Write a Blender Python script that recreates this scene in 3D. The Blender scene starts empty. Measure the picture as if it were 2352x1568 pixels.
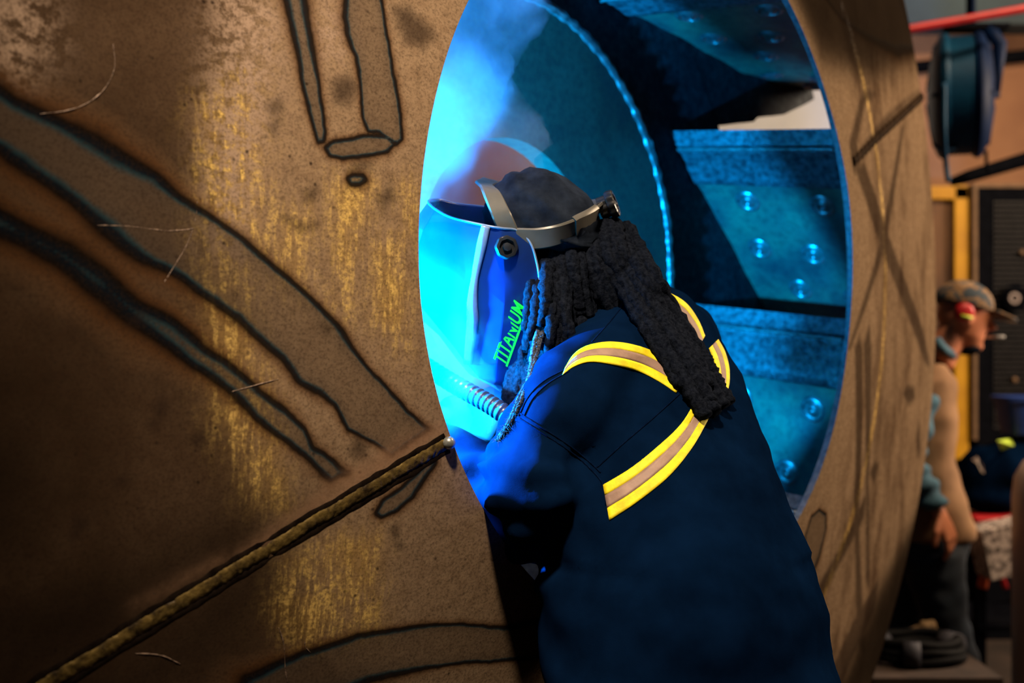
import bpy, bmesh, math, random
import numpy as np
from mathutils import Vector as V, Matrix, noise
from mathutils.bvhtree import BVHTree
random.seed(7)
sc = bpy.context.scene
COL = sc.collection
PI = math.pi

# ------------------------------------------------------------------ camera
FPX = 2940.0
EYE = V((0, 0, 1.5))
cd = bpy.data.cameras.new('camera'); cam = bpy.data.objects.new('camera', cd); COL.objects.link(cam)
cam.location = EYE; cam.rotation_euler = (PI / 2, 0, 0)
cd.sensor_width = 36; cd.lens = 36 * FPX / 2352
cd.dof.use_dof = True; cd.dof.focus_distance = 2.1; cd.dof.aperture_fstop = 2.5
cd.clip_start = .05
sc.camera = cam

# ------------------------------------------------------------------ world, lamps, exposure
wd = bpy.data.worlds.new('world'); sc.world = wd; wd.use_nodes = True
wd.node_tree.nodes['Background'].inputs[0].default_value = (.75, .62, .5, 1)
wd.node_tree.nodes['Background'].inputs[1].default_value = .012
def light(name, kind, loc, aim, energy, color, **kw):
    d = bpy.data.lights.new(name, kind); d.energy = energy; d.color = color
    for k, v in kw.items(): setattr(d, k, v)
    o = bpy.data.objects.new(name, d); COL.objects.link(o); o.location = loc
    o.rotation_euler = (V(aim) - V(loc)).to_track_quat('-Z', 'Y').to_euler()
    return o
# shop lamps under the roof
light('shop_spot_lamp', 'SPOT', (-.30, .25, 4.5), (-.17, 1.72, 1.92), 1150, (1, .78, .56), spot_size=math.radians(27), spot_blend=1, shadow_soft_size=.15)
light('bay_lamp', 'AREA', (4.9, 4.5, 2.7), (1.0, 2.9, 1.5), 230, (1, .76, .54), shape='RECTANGLE', size=1.4, size_y=1.0)
light('far_bay_lamp', 'AREA', (3.0, 3.2, 4.7), (2.1, 5.9, 1.7), 150, (1, .72, .45), shape='RECTANGLE', size=1.6, size_y=.5)
# the welding arc
ARC = V((-.36, 2.19, 1.47))
light('welding_arc', 'POINT', ARC, (0, 2, 1), 460, (.0, .35, 1), shadow_soft_size=.015)
vs = sc.view_settings
vs.view_transform = 'Standard'; vs.look = 'None'; vs.exposure = 0; vs.gamma = 1; vs.use_curve_mapping = False
try:
    sc.cycles.use_denoising = True
    sc.cycles.volume_step_rate = 3
    sc.cycles.max_bounces = 5
    sc.cycles.volume_bounces = 1
    sc.cycles.sample_clamp_indirect = 4
    sc.cycles.caustics_reflective = False
except Exception: pass

# ------------------------------------------------------------------ helpers
def ray(px, py): return V(((px - 1176) / FPX, 1, (784 - py) / FPX))
def at(px, py, d): return EYE + ray(px, py) * d
def tag(o, label=None, cat=None, group=None, kind=None):
    for k, v in (('label', label), ('category', cat), ('group', group), ('kind', kind)):
        if v: o[k] = v
    return o
def world(o):
    return o.matrix_basis.copy() if o.parent is None else world(o.parent) @ o.matrix_parent_inverse @ o.matrix_basis
def adopt(o, parent):
    o.parent = parent; o.matrix_parent_inverse = world(parent).inverted()
def empty(name, loc, label, cat, group=None):
    o = bpy.data.objects.new(name, None); COL.objects.link(o); o.location = loc; o.empty_display_size = .1
    return tag(o, label, cat, group)
def link(name, me, mat=None, parent=None, smooth=True, angle=None):
    o = bpy.data.objects.new(name, me); COL.objects.link(o)
    if mat is not None and not me.materials: me.materials.append(mat)
    if smooth:
        me.polygons.foreach_set('use_smooth', [True] * len(me.polygons))
        if angle: me.set_sharp_from_angle(angle=math.radians(angle))
    if parent is not None: adopt(o, parent)
    return o
def mesh(name, vf, mat=None, parent=None, smooth=True, angle=None):
    me = bpy.data.meshes.new(name); me.from_pydata([tuple(v) for v in vf[0]], [], vf[1])
    bm = bmesh.new(); bm.from_mesh(me); bmesh.ops.recalc_face_normals(bm, faces=bm.faces); bm.to_mesh(me); bm.free()
    me.update()
    return link(name, me, mat, parent, smooth, angle)
def join(*parts):
    vs_, fs = [], []
    for v, f in parts:
        o = len(vs_); vs_ += list(v); fs += [tuple(i + o for i in q) for q in f]
    return vs_, fs
def catmull(pts, n):
    pts = [V(p) for p in pts]; out = []
    P = [pts[0] * 2 - pts[1]] + pts + [pts[-1] * 2 - pts[-2]]
    m = len(pts) - 1
    for i in range(n):
        t = i / (n - 1) * m; k = min(int(t), m - 1); t -= k
        a, b, c, d = P[k:k + 4]
        out.append(.5 * ((2 * b) + (c - a) * t + (2 * a - 5 * b + 4 * c - d) * t * t + (3 * b - a - 3 * c + d) * t ** 3))
    return out
def lerps(vals, n):
    return [float(x) for x in np.interp(np.linspace(0, len(vals) - 1, n), range(len(vals)), vals)]
def tube(pts, radii, seg=12, caps=True, flat=1.0, up=None):
    pts = [V(p) for p in pts]; n = len(pts)
    if not hasattr(radii, '__len__'): radii = [radii] * n
    vs_, fs = [], []
    t0 = (pts[1] - pts[0]).normalized()
    u = V(up) if up is not None else (V((0, 0, 1)) if abs(t0.z) < .9 else V((1, 0, 0)))
    u = (u - t0 * u.dot(t0)).normalized()
    for i in range(n):
        t = (pts[min(i + 1, n - 1)] - pts[max(i - 1, 0)]).normalized()
        u = (u - t * u.dot(t)).normalized(); w = t.cross(u)
        for k in range(seg):
            a = 2 * PI * k / seg
            vs_.append(pts[i] + (u * math.cos(a) * flat + w * math.sin(a)) * radii[i])
    for i in range(n - 1):
        for k in range(seg):
            a = i * seg + k; b = i * seg + (k + 1) % seg
            fs.append((a, b, b + seg, a + seg))
    if caps:
        fs.append(tuple(range(seg))[::-1]); fs.append(tuple((n - 1) * seg + k for k in range(seg)))
    return vs_, fs
def loft(secs, seg=28):
    """secs: (centre, axis vector a, axis vector b, superellipse power)"""
    vs_, fs = [], []
    for c, a, b, p in secs:
        for k in range(seg):
            t = 2 * PI * k / seg; ct, st = math.cos(t), math.sin(t)
            x = math.copysign(abs(ct) ** (2 / p), ct); y = math.copysign(abs(st) ** (2 / p), st)
            vs_.append(V(c) + V(a) * x + V(b) * y)
    n = len(secs)
    for i in range(n - 1):
        for k in range(seg):
            a = i * seg + k; b = i * seg + (k + 1) % seg
            fs.append((a, b, b + seg, a + seg))
    fs.append(tuple(range(seg))[::-1]); fs.append(tuple((n - 1) * seg + k for k in range(seg)))
    return vs_, fs
def ball(c, r, seg=16, rings=10):
    r = V(r) if hasattr(r, '__len__') else V((r, r, r)); c = V(c)
    vs_ = [c + V((0, 0, r.z))]; fs = []
    for i in range(1, rings):
        p = PI * i / rings
        for k in range(seg):
            t = 2 * PI * k / seg
            vs_.append(c + V((r.x * math.sin(p) * math.cos(t), r.y * math.sin(p) * math.sin(t), r.z * math.cos(p))))
    vs_.append(c - V((0, 0, r.z)))
    for k in range(seg):
        fs.append((0, 1 + k, 1 + (k + 1) % seg))
        o = 1 + (rings - 2) * seg
        fs.append((len(vs_) - 1, o + (k + 1) % seg, o + k))
    for i in range(rings - 2):
        for k in range(seg):
            a = 1 + i * seg + k; b = 1 + i * seg + (k + 1) % seg
            fs.append((a, a + seg, b + seg, b))
    return vs_, fs
def box(lo, hi, M=None):
    x0, y0, z0 = lo; x1, y1, z1 = hi
    v = [V(p) for p in ((x0, y0, z0), (x1, y0, z0), (x1, y1, z0), (x0, y1, z0), (x0, y0, z1), (x1, y0, z1), (x1, y1, z1), (x0, y1, z1))]
    if M is not None: v = [M @ p for p in v]
    return v, [(0, 3, 2, 1), (4, 5, 6, 7), (0, 1, 5, 4), (1, 2, 6, 5), (2, 3, 7, 6), (3, 0, 4, 7)]
def bevel(o, w, seg=2, angle=25):
    m = o.modifiers.new('bevel', 'BEVEL'); m.width = w; m.segments = seg; m.limit_method = 'ANGLE'; m.angle_limit = math.radians(angle)
    return o
def union(parts, voxel, smooth=4, name='union'):
    vf = join(*parts)
    me = bpy.data.meshes.new(name); me.from_pydata([tuple(v) for v in vf[0]], [], vf[1])
    bm = bmesh.new(); bm.from_mesh(me); bmesh.ops.recalc_face_normals(bm, faces=bm.faces); bm.to_mesh(me); bm.free()
    o = bpy.data.objects.new(name, me); COL.objects.link(o)
    r = o.modifiers.new('r', 'REMESH'); r.mode = 'VOXEL'; r.voxel_size = voxel
    if smooth:
        s = o.modifiers.new('s', 'SMOOTH'); s.factor = .5; s.iterations = smooth
    dg = bpy.context.evaluated_depsgraph_get()
    out = bpy.data.meshes.new_from_object(o.evaluated_get(dg)); out.name = name
    bpy.data.objects.remove(o); bpy.data.meshes.remove(me)
    return out
def displace(me, fn):
    me.update()
    co = [v.co.copy() for v in me.vertices]; no = [v.normal.copy() for v in me.vertices]
    for v, c, n in zip(me.vertices, co, no): v.co = c + n * fn(c, n)
    me.update()
def bvh_of(me):
    return BVHTree.FromPolygons([v.co.copy() for v in me.vertices], [tuple(p.vertices) for p in me.polygons])

# ------------------------------------------------------------------ materials
class NT:
    def __init__(s, name):
        s.m = bpy.data.materials.new(name); s.m.use_nodes = True
        s.t = s.m.node_tree; s.b = s.t.nodes['Principled BSDF']; s.o = s.t.nodes['Material Output']
    def n(s, typ, **kw):
        x = s.t.nodes.new(typ)
        for k, v in kw.items():
            if k.startswith('i_'):
                key = k[2:].replace('_', ' '); x.inputs[key].default_value = v
            else: setattr(x, k, v)
        return x
    def l(s, a, b): s.t.links.new(a, b)
    def coord(s, scale=(1, 1, 1), rot=(0, 0, 0), kind='Object'):
        c = s.n('ShaderNodeTexCoord'); m = s.n('ShaderNodeMapping'); m.inputs['Scale'].default_value = scale; m.inputs['Rotation'].default_value = rot
        s.l(c.outputs[kind], m.inputs[0]); return m.outputs[0]
    def noise(s, vec, scale, detail=4, rough=.6):
        x = s.n('ShaderNodeTexNoise'); x.inputs['Scale'].default_value = scale; x.inputs['Detail'].default_value = detail; x.inputs['Roughness'].default_value = rough
        s.l(vec, x.inputs['Vector']); return x.outputs['Fac']
    def ramp(s, fac, stops, interp='LINEAR'):
        x = s.n('ShaderNodeValToRGB'); x.color_ramp.interpolation = interp
        e = x.color_ramp.elements
        while len(e) < len(stops): e.new(.5)
        for q, (p, c) in zip(e, stops):
            q.position = p; q.color = (*c, 1) if hasattr(c, '__len__') else (c, c, c, 1)
        s.l(fac, x.inputs[0]); return x.outputs[0]
    def math(s, op, a, b=None, clamp=False):
        x = s.n('ShaderNodeMath', operation=op, use_clamp=clamp)
        for i, q in enumerate((a, b)):
            if q is None: continue
            if isinstance(q, (int, float)): x.inputs[i].default_value = q
            else: s.l(q, x.inputs[i])
        return x.outputs[0]
    def mix(s, fac, a, b, mode='MIX'):
        x = s.n('ShaderNodeMix', data_type='RGBA', blend_type=mode)
        for sock, q in ((x.inputs[0], fac), (x.inputs[6], a), (x.inputs[7], b)):
            if isinstance(q, (int, float)): sock.default_value = q
            elif isinstance(q, tuple): sock.default_value = (*q, 1)
            else: s.l(q, sock)
        return x.outputs[2]
    def attr(s, name):
        return s.n('ShaderNodeAttribute', attribute_name=name).outputs['Fac']
    def bump(s, h, strength=.3, dist=.002):
        x = s.n('ShaderNodeBump'); x.inputs['Strength'].default_value = strength; x.inputs['Distance'].default_value = dist
        s.l(h, x.inputs['Height']); s.l(x.outputs[0], s.b.inputs['Normal']); return x
    def set(s, **kw):
        for k, v in kw.items():
            key = k.replace('_', ' ')
            if key not in s.b.inputs: continue
            if isinstance(v, (int, float)): s.b.inputs[key].default_value = v
            elif isinstance(v, tuple): s.b.inputs[key].default_value = (*v, 1) if len(v) == 3 else v
            else: s.l(v, s.b.inputs[key])
        return s
def simple(name, c1, c2=None, scale=30, rough=.6, metal=0, bump=0, bscale=None, stretch=(1, 1, 1), **kw):
    t = NT(name); vec = t.coord(stretch)
    c2 = c2 or tuple(x * .65 for x in c1)
    f = t.noise(vec, scale)
    t.set(Base_Color=t.ramp(f, [(.35, c2), (.65, c1)]), Roughness=rough, Metallic=metal, **kw)
    if bump: t.bump(t.noise(vec, bscale or scale * 2), bump)
    return t.m

M = {}
# steel shroud: scale, ground patches, heat tint, painted glints and shade from plate attributes
t = NT('shroud_steel')
vec = t.coord((1, 1, 1)); st = t.coord((46, 7, 7), (0, 0, .08)); st2 = t.coord((8, 2.4, 2.4), (0, 0, -.25))
n1 = t.noise(vec, 3.2, 6); n2 = t.noise(vec, 55, 5, .7); n3 = t.noise(st, 2.2, 6, .65); n4 = t.noise(vec, 230, 3)
vo = t.n('ShaderNodeTexVoronoi'); vo.inputs['Scale'].default_value = 42; t.l(vec, vo.inputs['Vector'])
spk = t.math('MULTIPLY', t.ramp(vo.outputs['Distance'], [(.05, 1.), (.16, 0.)]), t.ramp(t.noise(vec, 9, 2), [(.5, 0.), (.62, 1.)]))
base = t.ramp(n1, [(.3, (.024, .014, .008)), (.5, (.050, .030, .017)), (.72, (.085, .053, .031))])
base = t.mix(t.ramp(n2, [(.42, 0.), (.75, .55)]), base, (.035, .018, .010))
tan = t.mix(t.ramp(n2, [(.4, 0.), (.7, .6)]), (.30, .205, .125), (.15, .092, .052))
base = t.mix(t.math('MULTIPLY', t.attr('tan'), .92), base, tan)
gf = t.math('MULTIPLY', t.attr('gold_glint'), t.ramp(n3, [(.45, 0.), (.57, 1.)]))
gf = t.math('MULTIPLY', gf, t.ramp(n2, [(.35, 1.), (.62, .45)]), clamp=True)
gb = t.math('MULTIPLY', t.attr('gold_glint'), t.ramp(t.noise(vec, 11, 4), [(.35, .15), (.65, .75)]))
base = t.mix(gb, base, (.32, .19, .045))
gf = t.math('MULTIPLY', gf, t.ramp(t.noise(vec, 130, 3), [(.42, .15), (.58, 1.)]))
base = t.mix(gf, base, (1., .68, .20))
base = t.mix(t.math('MULTIPLY', t.attr('grime'), t.ramp(t.noise(st2, 1.5, 6, .7), [(.46, 0.), (.66, .75)])), base, (.045, .022, .012))
pk = t.math('MULTIPLY', t.attr('pale'), t.ramp(n2, [(.42, 0.), (.56, 1.)]))
base = t.mix(pk, base, (.34, .24, .17))
sdf = t.math('ADD', t.attr('band'), t.math('MULTIPLY', t.math('SUBTRACT', t.noise(vec, 14, 3), .5), .014))
fac = t.math('ADD', t.math('MULTIPLY', sdf, t.math('MULTIPLY', t.ramp(t.noise(vec, 4.5, 2), [(.35, .65), (.65, 1.25)]), t.math('ADD', t.math('MULTIPLY', t.attr('crisp'), 20.), 8.))), .5)     # +-3.5 cm around the tint edge
tint = t.ramp(fac, [(.0, (.070, .049, .033)), (.36, (.056, .042, .031)), (.42, (.014, .034, .042)), (.47, (.003, .006, .010)), (.56, (.006, .004, .003)), (.68, (.075, .030, .009)), (.85, (.14, .075, .035))])
tf = t.ramp(fac, [(.0, .55), (.36, .68), (.44, .97), (.57, .97), (.66, .6), (.78, .28), (.95, .0)])
base = t.mix(tf, base, tint)
spot = t.math('ADD', t.attr('spot'), t.math('MULTIPLY', t.math('SUBTRACT', t.noise(vec, 60, 3), .5), .010))
sf = t.ramp(t.math('ADD', t.math('MULTIPLY', spot, 32.), .5), [(.15, .72), (.45, .5), (.85, 0.)])
base = t.mix(sf, base, (.016, .010, .008))
base = t.mix(t.math('MULTIPLY', spk, .85), base, (.012, .008, .006))
base = t.mix(t.ramp(n4, [(.45, 0.), (.72, .55)]), base, (.02, .012, .008))
scf = t.math('MULTIPLY', t.attr('scuff'), t.ramp(n2, [(.40, .85), (.62, .45)]))
base = t.mix(scf, base, (.27, .155, .09))
soot_shade = t.math('MULTIPLY', t.attr('soot_shade'), t.ramp(n1, [(.2, 1.), (.9, .92)]))
base = t.mix(soot_shade, base, (.010, .007, .005))
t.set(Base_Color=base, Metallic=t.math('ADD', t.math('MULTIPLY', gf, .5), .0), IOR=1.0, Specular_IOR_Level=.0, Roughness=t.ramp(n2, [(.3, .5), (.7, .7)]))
t.bump(t.math('ADD', t.math('MULTIPLY', n4, .5), t.math('ADD', n2, n3)), .22, .0012)
M['shroud'] = t.m
# inside of the wheel: dull plate, wear plate, weld metal
t = NT('inner_steel'); vec = t.coord(); n1 = t.noise(vec, 5, 6); n2 = t.noise(vec, 60, 4)
t.set(Base_Color=t.mix(t.ramp(n2, [(.4, 0.), (.7, .6)]), t.ramp(n1, [(.3, (.07, .085, .085)), (.5, (.13, .14, .10)), (.7, (.16, .20, .14))]), (.05, .06, .06)), Metallic=.3, Roughness=.45); t.bump(n2, .25, .001); M['inner'] = t.m
t = NT('dark_streaked_plate'); vec = t.coord((1, 1, 1)); st = t.coord((30, 30, 2.0)); n1 = t.noise(st, 1.6, 5); n2 = t.noise(vec, 70, 4)
t.set(Base_Color=t.ramp(n1, [(.35, (.018, .022, .03)), (.62, (.05, .06, .07)), (.75, (.09, .10, .11))]), Metallic=.1, Roughness=.75, Specular_IOR_Level=.15); t.bump(t.math('ADD', n1, n2), .35, .002); M['streak'] = t.m
t = NT('blade_liner'); vec = t.coord(); n1 = t.noise(vec, 3.5, 5); n2 = t.noise(vec, 45, 4)
t.set(Base_Color=t.mix(t.ramp(n2, [(.45, 0.), (.7, .5)]), t.ramp(n1, [(.33, (.045, .060, .070)), (.48, (.12, .16, .13)), (.62, (.22, .29, .18)), (.75, (.30, .36, .28))]), (.03, .04, .05)), Metallic=.35, Roughness=.4); t.bump(n2, .2, .001); M['blade'] = t.m
M['weld'] = simple('weld_metal', (.34, .36, .34), (.12, .13, .13), 40, .32, .6, .4)
M['cutedge'] = simple('cut_steel_edge', (.48, .50, .50), (.22, .23, .24), 60, .4, .3, .3)
M['nose'] = simple('scaly_weld_metal', (.22, .24, .25), (.05, .06, .07), 60, .4, .45, .7, 90)
M['bead'] = simple('brown_weld_metal', (.20, .135, .036), (.035, .022, .008), 48, .42, .45, .5, 160)
M['seamdark'] = simple('dark_brown_seam', (.035, .020, .010), (.012, .007, .004), 60, .7, IOR=1.05)
M['beadedge'] = simple('burnt_weld_edge', (.015, .010, .007), (.006, .004, .003), 60, .7, IOR=1.05)
M['spatter'] = simple('spatter_scuff', (.20, .125, .075), (.10, .06, .035), 120, .6, .2, .5, 200)
M['scratch'] = simple('bright_scratch', (.26, .18, .13), (.05, .03, .02), 260, .5, .3)
# clothing, hair, helmet
t = NT('navy_cotton'); vec = t.coord(); n1 = t.noise(vec, 9, 4); n2 = t.noise(vec, 900, 2)
t.set(Base_Color=t.ramp(n1, [(.3, (.0009, .0048, .017)), (.7, (.0018, .0098, .035))]), Roughness=.9, IOR=1.02, Specular_IOR_Level=.08); t.bump(n2, .35, .0008); M['navy'] = t.m
M['seam'] = simple('navy_seam', (.0022, .008, .03), (.001, .004, .016), 200, .9, IOR=1.04, Specular_IOR_Level=.12)
M['yellow'] = simple('lime_yellow_tape', (.95, .80, .004), (.70, .56, .003), 45, .7, 0, .2, 300)
M['silver'] = simple('dull_silver_tape', (.34, .22, .16), (.24, .15, .11), 30, .6, .1, .15, 300)
M['hair'] = simple('black_hair', (.011, .014, .022), (.003, .004, .007), 160, .75, 0, .9, 320, IOR=1.04, Specular_IOR_Level=.12)
M['hairlit'] = simple('lit_beard_hair', (.10, .11, .13), (.012, .014, .02), 240, .7, 0, 1.0, 400, IOR=1.04, Specular_IOR_Level=.12)  # paler copy of the hair, the arc's light put into its colour
M['cap'] = simple('black_headwrap', (.020, .028, .045), (.008, .011, .018), 20, .8, 0, .2, 400, IOR=1.04, Specular_IOR_Level=.12)
M['skin'] = simple('brown_skin', (.11, .055, .035), (.09, .042, .026), 20, .55)
M['shell'] = simple('glossy_blue_shell', (.008, .034, .17), (.006, .022, .12), 6, .22, 0, .05, 40, Coat_Weight=.6, Coat_Roughness=.1)
M['blackplastic'] = simple('black_plastic', (.022, .024, .028), (.014, .015, .018), 30, .3)
M['band'] = simple('grey_plastic_band', (.13, .12, .10), (.09, .085, .07), 12, .28)
M['lens'] = simple('dark_lens', (.006, .010, .008), None, 10, .05)
M['green'] = simple('green_print', (.03, .95, .015), (.03, .85, .012), 10, .5)
M['hose'] = simple('grey_corrugated_hose', (.035, .05, .09), (.02, .03, .06), 20, .35)
M['glove'] = simple('tan_leather', (.30, .19, .09), (.18, .11, .05), 30, .8, 0, .4)
M['boot'] = simple('brown_boot_leather', (.06, .035, .02), None, 30, .5)
M['sole'] = simple('black_rubber', (.008, .008, .009), None, 30, .7, IOR=1.15)
# background
M['wall'] = simple('stained_plaster', (.34, .17, .085), (.22, .10, .05), 1.6, .85, 0, .2, 20)
M['ceil'] = simple('blue_grey_ceiling', (.05, .085, .11), (.03, .05, .065), 2, .8)
M['floor'] = simple('dark_shop_floor', (.045, .028, .02), (.018, .012, .009), 4, .7, 0, .3, 40)
M['red'] = simple('red_paint', (.55, .012, .018), (.38, .008, .012), 10, .45)
M['yellowpaint'] = simple('yellow_paint', (.62, .31, .004), (.45, .21, .003), 5, .5)
M['rust'] = simple('rusty_brown_board', (.16, .075, .03), (.07, .032, .015), 4, .8, 0, .3, 40, (3, 3, .6))
M['reel'] = simple('teal_reel_paint', (.003, .055, .12), (.002, .03, .075), 6, .5, IOR=1.25)
M['reeldark'] = simple('navy_reel_paint', (.002, .012, .05), (.001, .008, .032), 6, .55, IOR=1.2)
M['black'] = simple('black_paint', (.005, .0055, .008), None, 20, .7, IOR=1.08, Specular_IOR_Level=.15)
M['pale'] = simple('pale_grey_sheet', (.62, .64, .68), (.50, .52, .56), 3, .6)
M['bluepaint'] = simple('blue_paint', (.010, .05, .28), None, 10, .5)
M['camo'] = None
t = NT('camouflage_cloth'); vec = t.coord((1, 1, 2.2)); n1 = t.noise(vec, 14, 2)
t.set(Base_Color=t.ramp(n1, [(.40, (.03, .045, .06)), (.47, (.20, .11, .05)), (.55, (.28, .17, .09)), (.60, (.05, .06, .07))], 'CONSTANT'), Roughness=.9); M['camo'] = t.m
M['tanvest'] = simple('tan_canvas', (.30, .165, .08), (.20, .105, .05), 8, .9, 0, .3, 60)
M['denim'] = simple('light_denim', (.06, .17, .25), (.03, .07, .11), 12, .9, 0, .3, 200)
M['jeans'] = simple('dark_jeans', (.022, .035, .055), (.008, .012, .02), 8, .9, 0, .3, 200)
M['skin2'] = simple('tanned_skin', (.72, .27, .14), (.60, .21, .11), 20, .5)
M['white'] = simple('white_paper', (.85, .83, .8), None, 10, .7)
M['lime'] = simple('lime_plastic', (.55, .75, .05), None, 10, .5)
M['orange'] = simple('orange_plastic', (.75, .10, .01), None, 10, .5)
M['greytape'] = simple('grey_tape', (.06, .06, .075), None, 20, .6, IOR=1.2)
M['cylinder'] = simple('pale_cylinder_paint', (.50, .40, .36), (.40, .31, .28), 5, .45)

# ------------------------------------------------------------------ the fan wheel frame
C = V((.3339, 2.5095, 1.6604)); PHI = math.radians(48.458)
U = V((math.cos(PHI), math.sin(PHI), 0)); N = V((math.sin(PHI), -math.cos(PHI), 0)); ZZ = V((0, 0, 1))
WM = Matrix(((U.x, 0, N.x, C.x), (U.y, 0, N.y, C.y), (0, 1, 0, C.z), (0, 0, 0, 1)))   # local x = U, y = up, z = N
def W(a, b, c): return C + U * a + ZZ * b + N * c
R_EYE, R_BEND, R_OUT = .72, 1.055, 1.64
def prof(r):                       # axial position of the shroud's outer face
    if r <= R_BEND: return -.075 * (r - R_EYE) / (R_BEND - R_EYE)
    return -.075 - .115 * (r - R_BEND) / (R_OUT - R_BEND)
BACK = -.46
def on_shroud(px, py):             # where a sight line meets the shroud: (a, b) in the wheel's face plane
    d = ray(px, py); c = -.05
    for _ in range(25):
        tt = (C + N * c - EYE).dot(N) / d.dot(N); q = EYE + d * tt - C
        a, b = q.dot(U), q.z; c = prof(min(max(math.hypot(a, b), R_EYE), R_OUT))
    return a, b
def lift(a, b, h=0): return W(a, b, prof(math.hypot(a, b)) + h)

FLOOR_Z = C.z - R_OUT
# ------------------------------------------------------------------ the building
def struct(name, vf, mat, label=None):
    return tag(mesh(name, vf, mat, smooth=False), label, None, None, 'structure')
struct('floor', box((-5, -4, FLOOR_Z - .1), (6, 7.2, FLOOR_Z)), M['floor'], 'dark stained concrete shop floor')
WALLY = 7.0
struct('wall_back', box((-5, WALLY, FLOOR_Z), (6, WALLY + .2, 5.2)), M['wall'], 'stained orange brown shop wall')
struct('wall_right', box((6, -4, FLOOR_Z), (6.2, 7.2, 5.2)), M['wall'], 'stained side wall of the shop')
struct('ceiling', box((-5, -4, 5.2), (6, 7.2, 5.3)), M['ceil'], 'dark blue grey shop ceiling')
def wpix(px, py, y=WALLY): return at(px, py, y)
# dark header beam and horizontal joint on the wall
a = wpix(2000, 62, 6.9); b = wpix(2600, -40, 6.9)
struct('trim_1', box((a.x, 6.75, a.z - .02), (5.9, 6.99, 3.9)), M['ceil'], 'blue grey header beam above the orange wall')
p1 = wpix(2060, 163); p2 = wpix(2420, 118)
struct('trim_2', tube([wpix(2050, 160, 6.97), wpix(2420, 122, 6.97)], .035, 8), M['black'], 'dark joint running along the orange wall')
struct('trim_3', box((.6, 6.93, 2.2), (2.05, 6.99, 3.3)), M['pale'], 'pale grey sheet metal panel on the back wall')

# ------------------------------------------------------------------ fan wheel
wheel = empty('fan_wheel', (C.x, C.y, FLOOR_Z), 'huge brown steel fan wheel with round inlet and heat marked weld lines', 'fan wheel')

# polygons of heat tint and stains, seen on the plate and turned into plate coordinates
bands_px = [
    [(-40, 175), (40, 235), (140, 285), (250, 345), (350, 405), (440, 470), (520, 525), (600, 590), (690, 665), (770, 745), (830, 820), (885, 890), (935, 945), (985, 985), (900, 1045), (860, 1015), (800, 985), (770, 930), (735, 900), (690, 875), (650, 825), (600, 780), (550, 730), (480, 680), (400, 625), (320, 585), (240, 520), (160, 450), (80, 400), (0, 340), (-40, 320)],
    [(-40, 470), (60, 530), (160, 580), (240, 640), (310, 700), (400, 745), (470, 800), (540, 850), (600, 900), (650, 940), (700, 985), (720, 1030), (770, 1065), (800, 1085), (760, 1105), (720, 1060), (660, 1010), (600, 965), (540, 905), (480, 860), (420, 820), (350, 760), (290, 715), (220, 660), (140, 600), (60, 555), (-40, 510)],
    [(650, -30), (690, -30), (705, 60), (722, 150), (738, 240), (746, 300), (742, 322), (730, 325), (715, 280), (700, 200), (682, 110), (668, 40)],
    [(797, -30), (872, -30), (885, 60), (902, 160), (915, 250), (922, 320), (910, 333), (893, 318), (868, 300), (845, 300), (835, 270), (828, 200), (818, 130), (800, 80), (792, 40)],
    [(748, 340), (765, 325), (800, 320), (850, 314), (890, 318), (904, 332), (890, 348), (840, 356), (790, 364), (757, 358)],
    [(800, 410), (812, 404), (830, 405), (836, 412), (825, 420), (806, 420)],
    [(565, 1560), (700, 1500), (830, 1460), (960, 1440), (1060, 1435), (1160, 1440), (1240, 1425), (1300, 1415), (1300, 1500), (1200, 1512), (1080, 1520), (960, 1535), (820, 1570), (700, 1610), (560, 1620)],
    [(862, 1178), (880, 1150), (920, 1120), (960, 1085), (985, 1060), (1000, 1062), (975, 1095), (945, 1140), (905, 1175), (875, 1188)],
    # right of the eye
    [(1850, 1230), (1862, 1185), (1880, 1170), (1896, 1180), (1896, 1215), (1880, 1280), (1860, 1330), (1845, 1320)],
    [(1885, -20), (2060, -20), (2110, 110), (2060, 118), (1990, 85), (1930, 40)],
]
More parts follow.
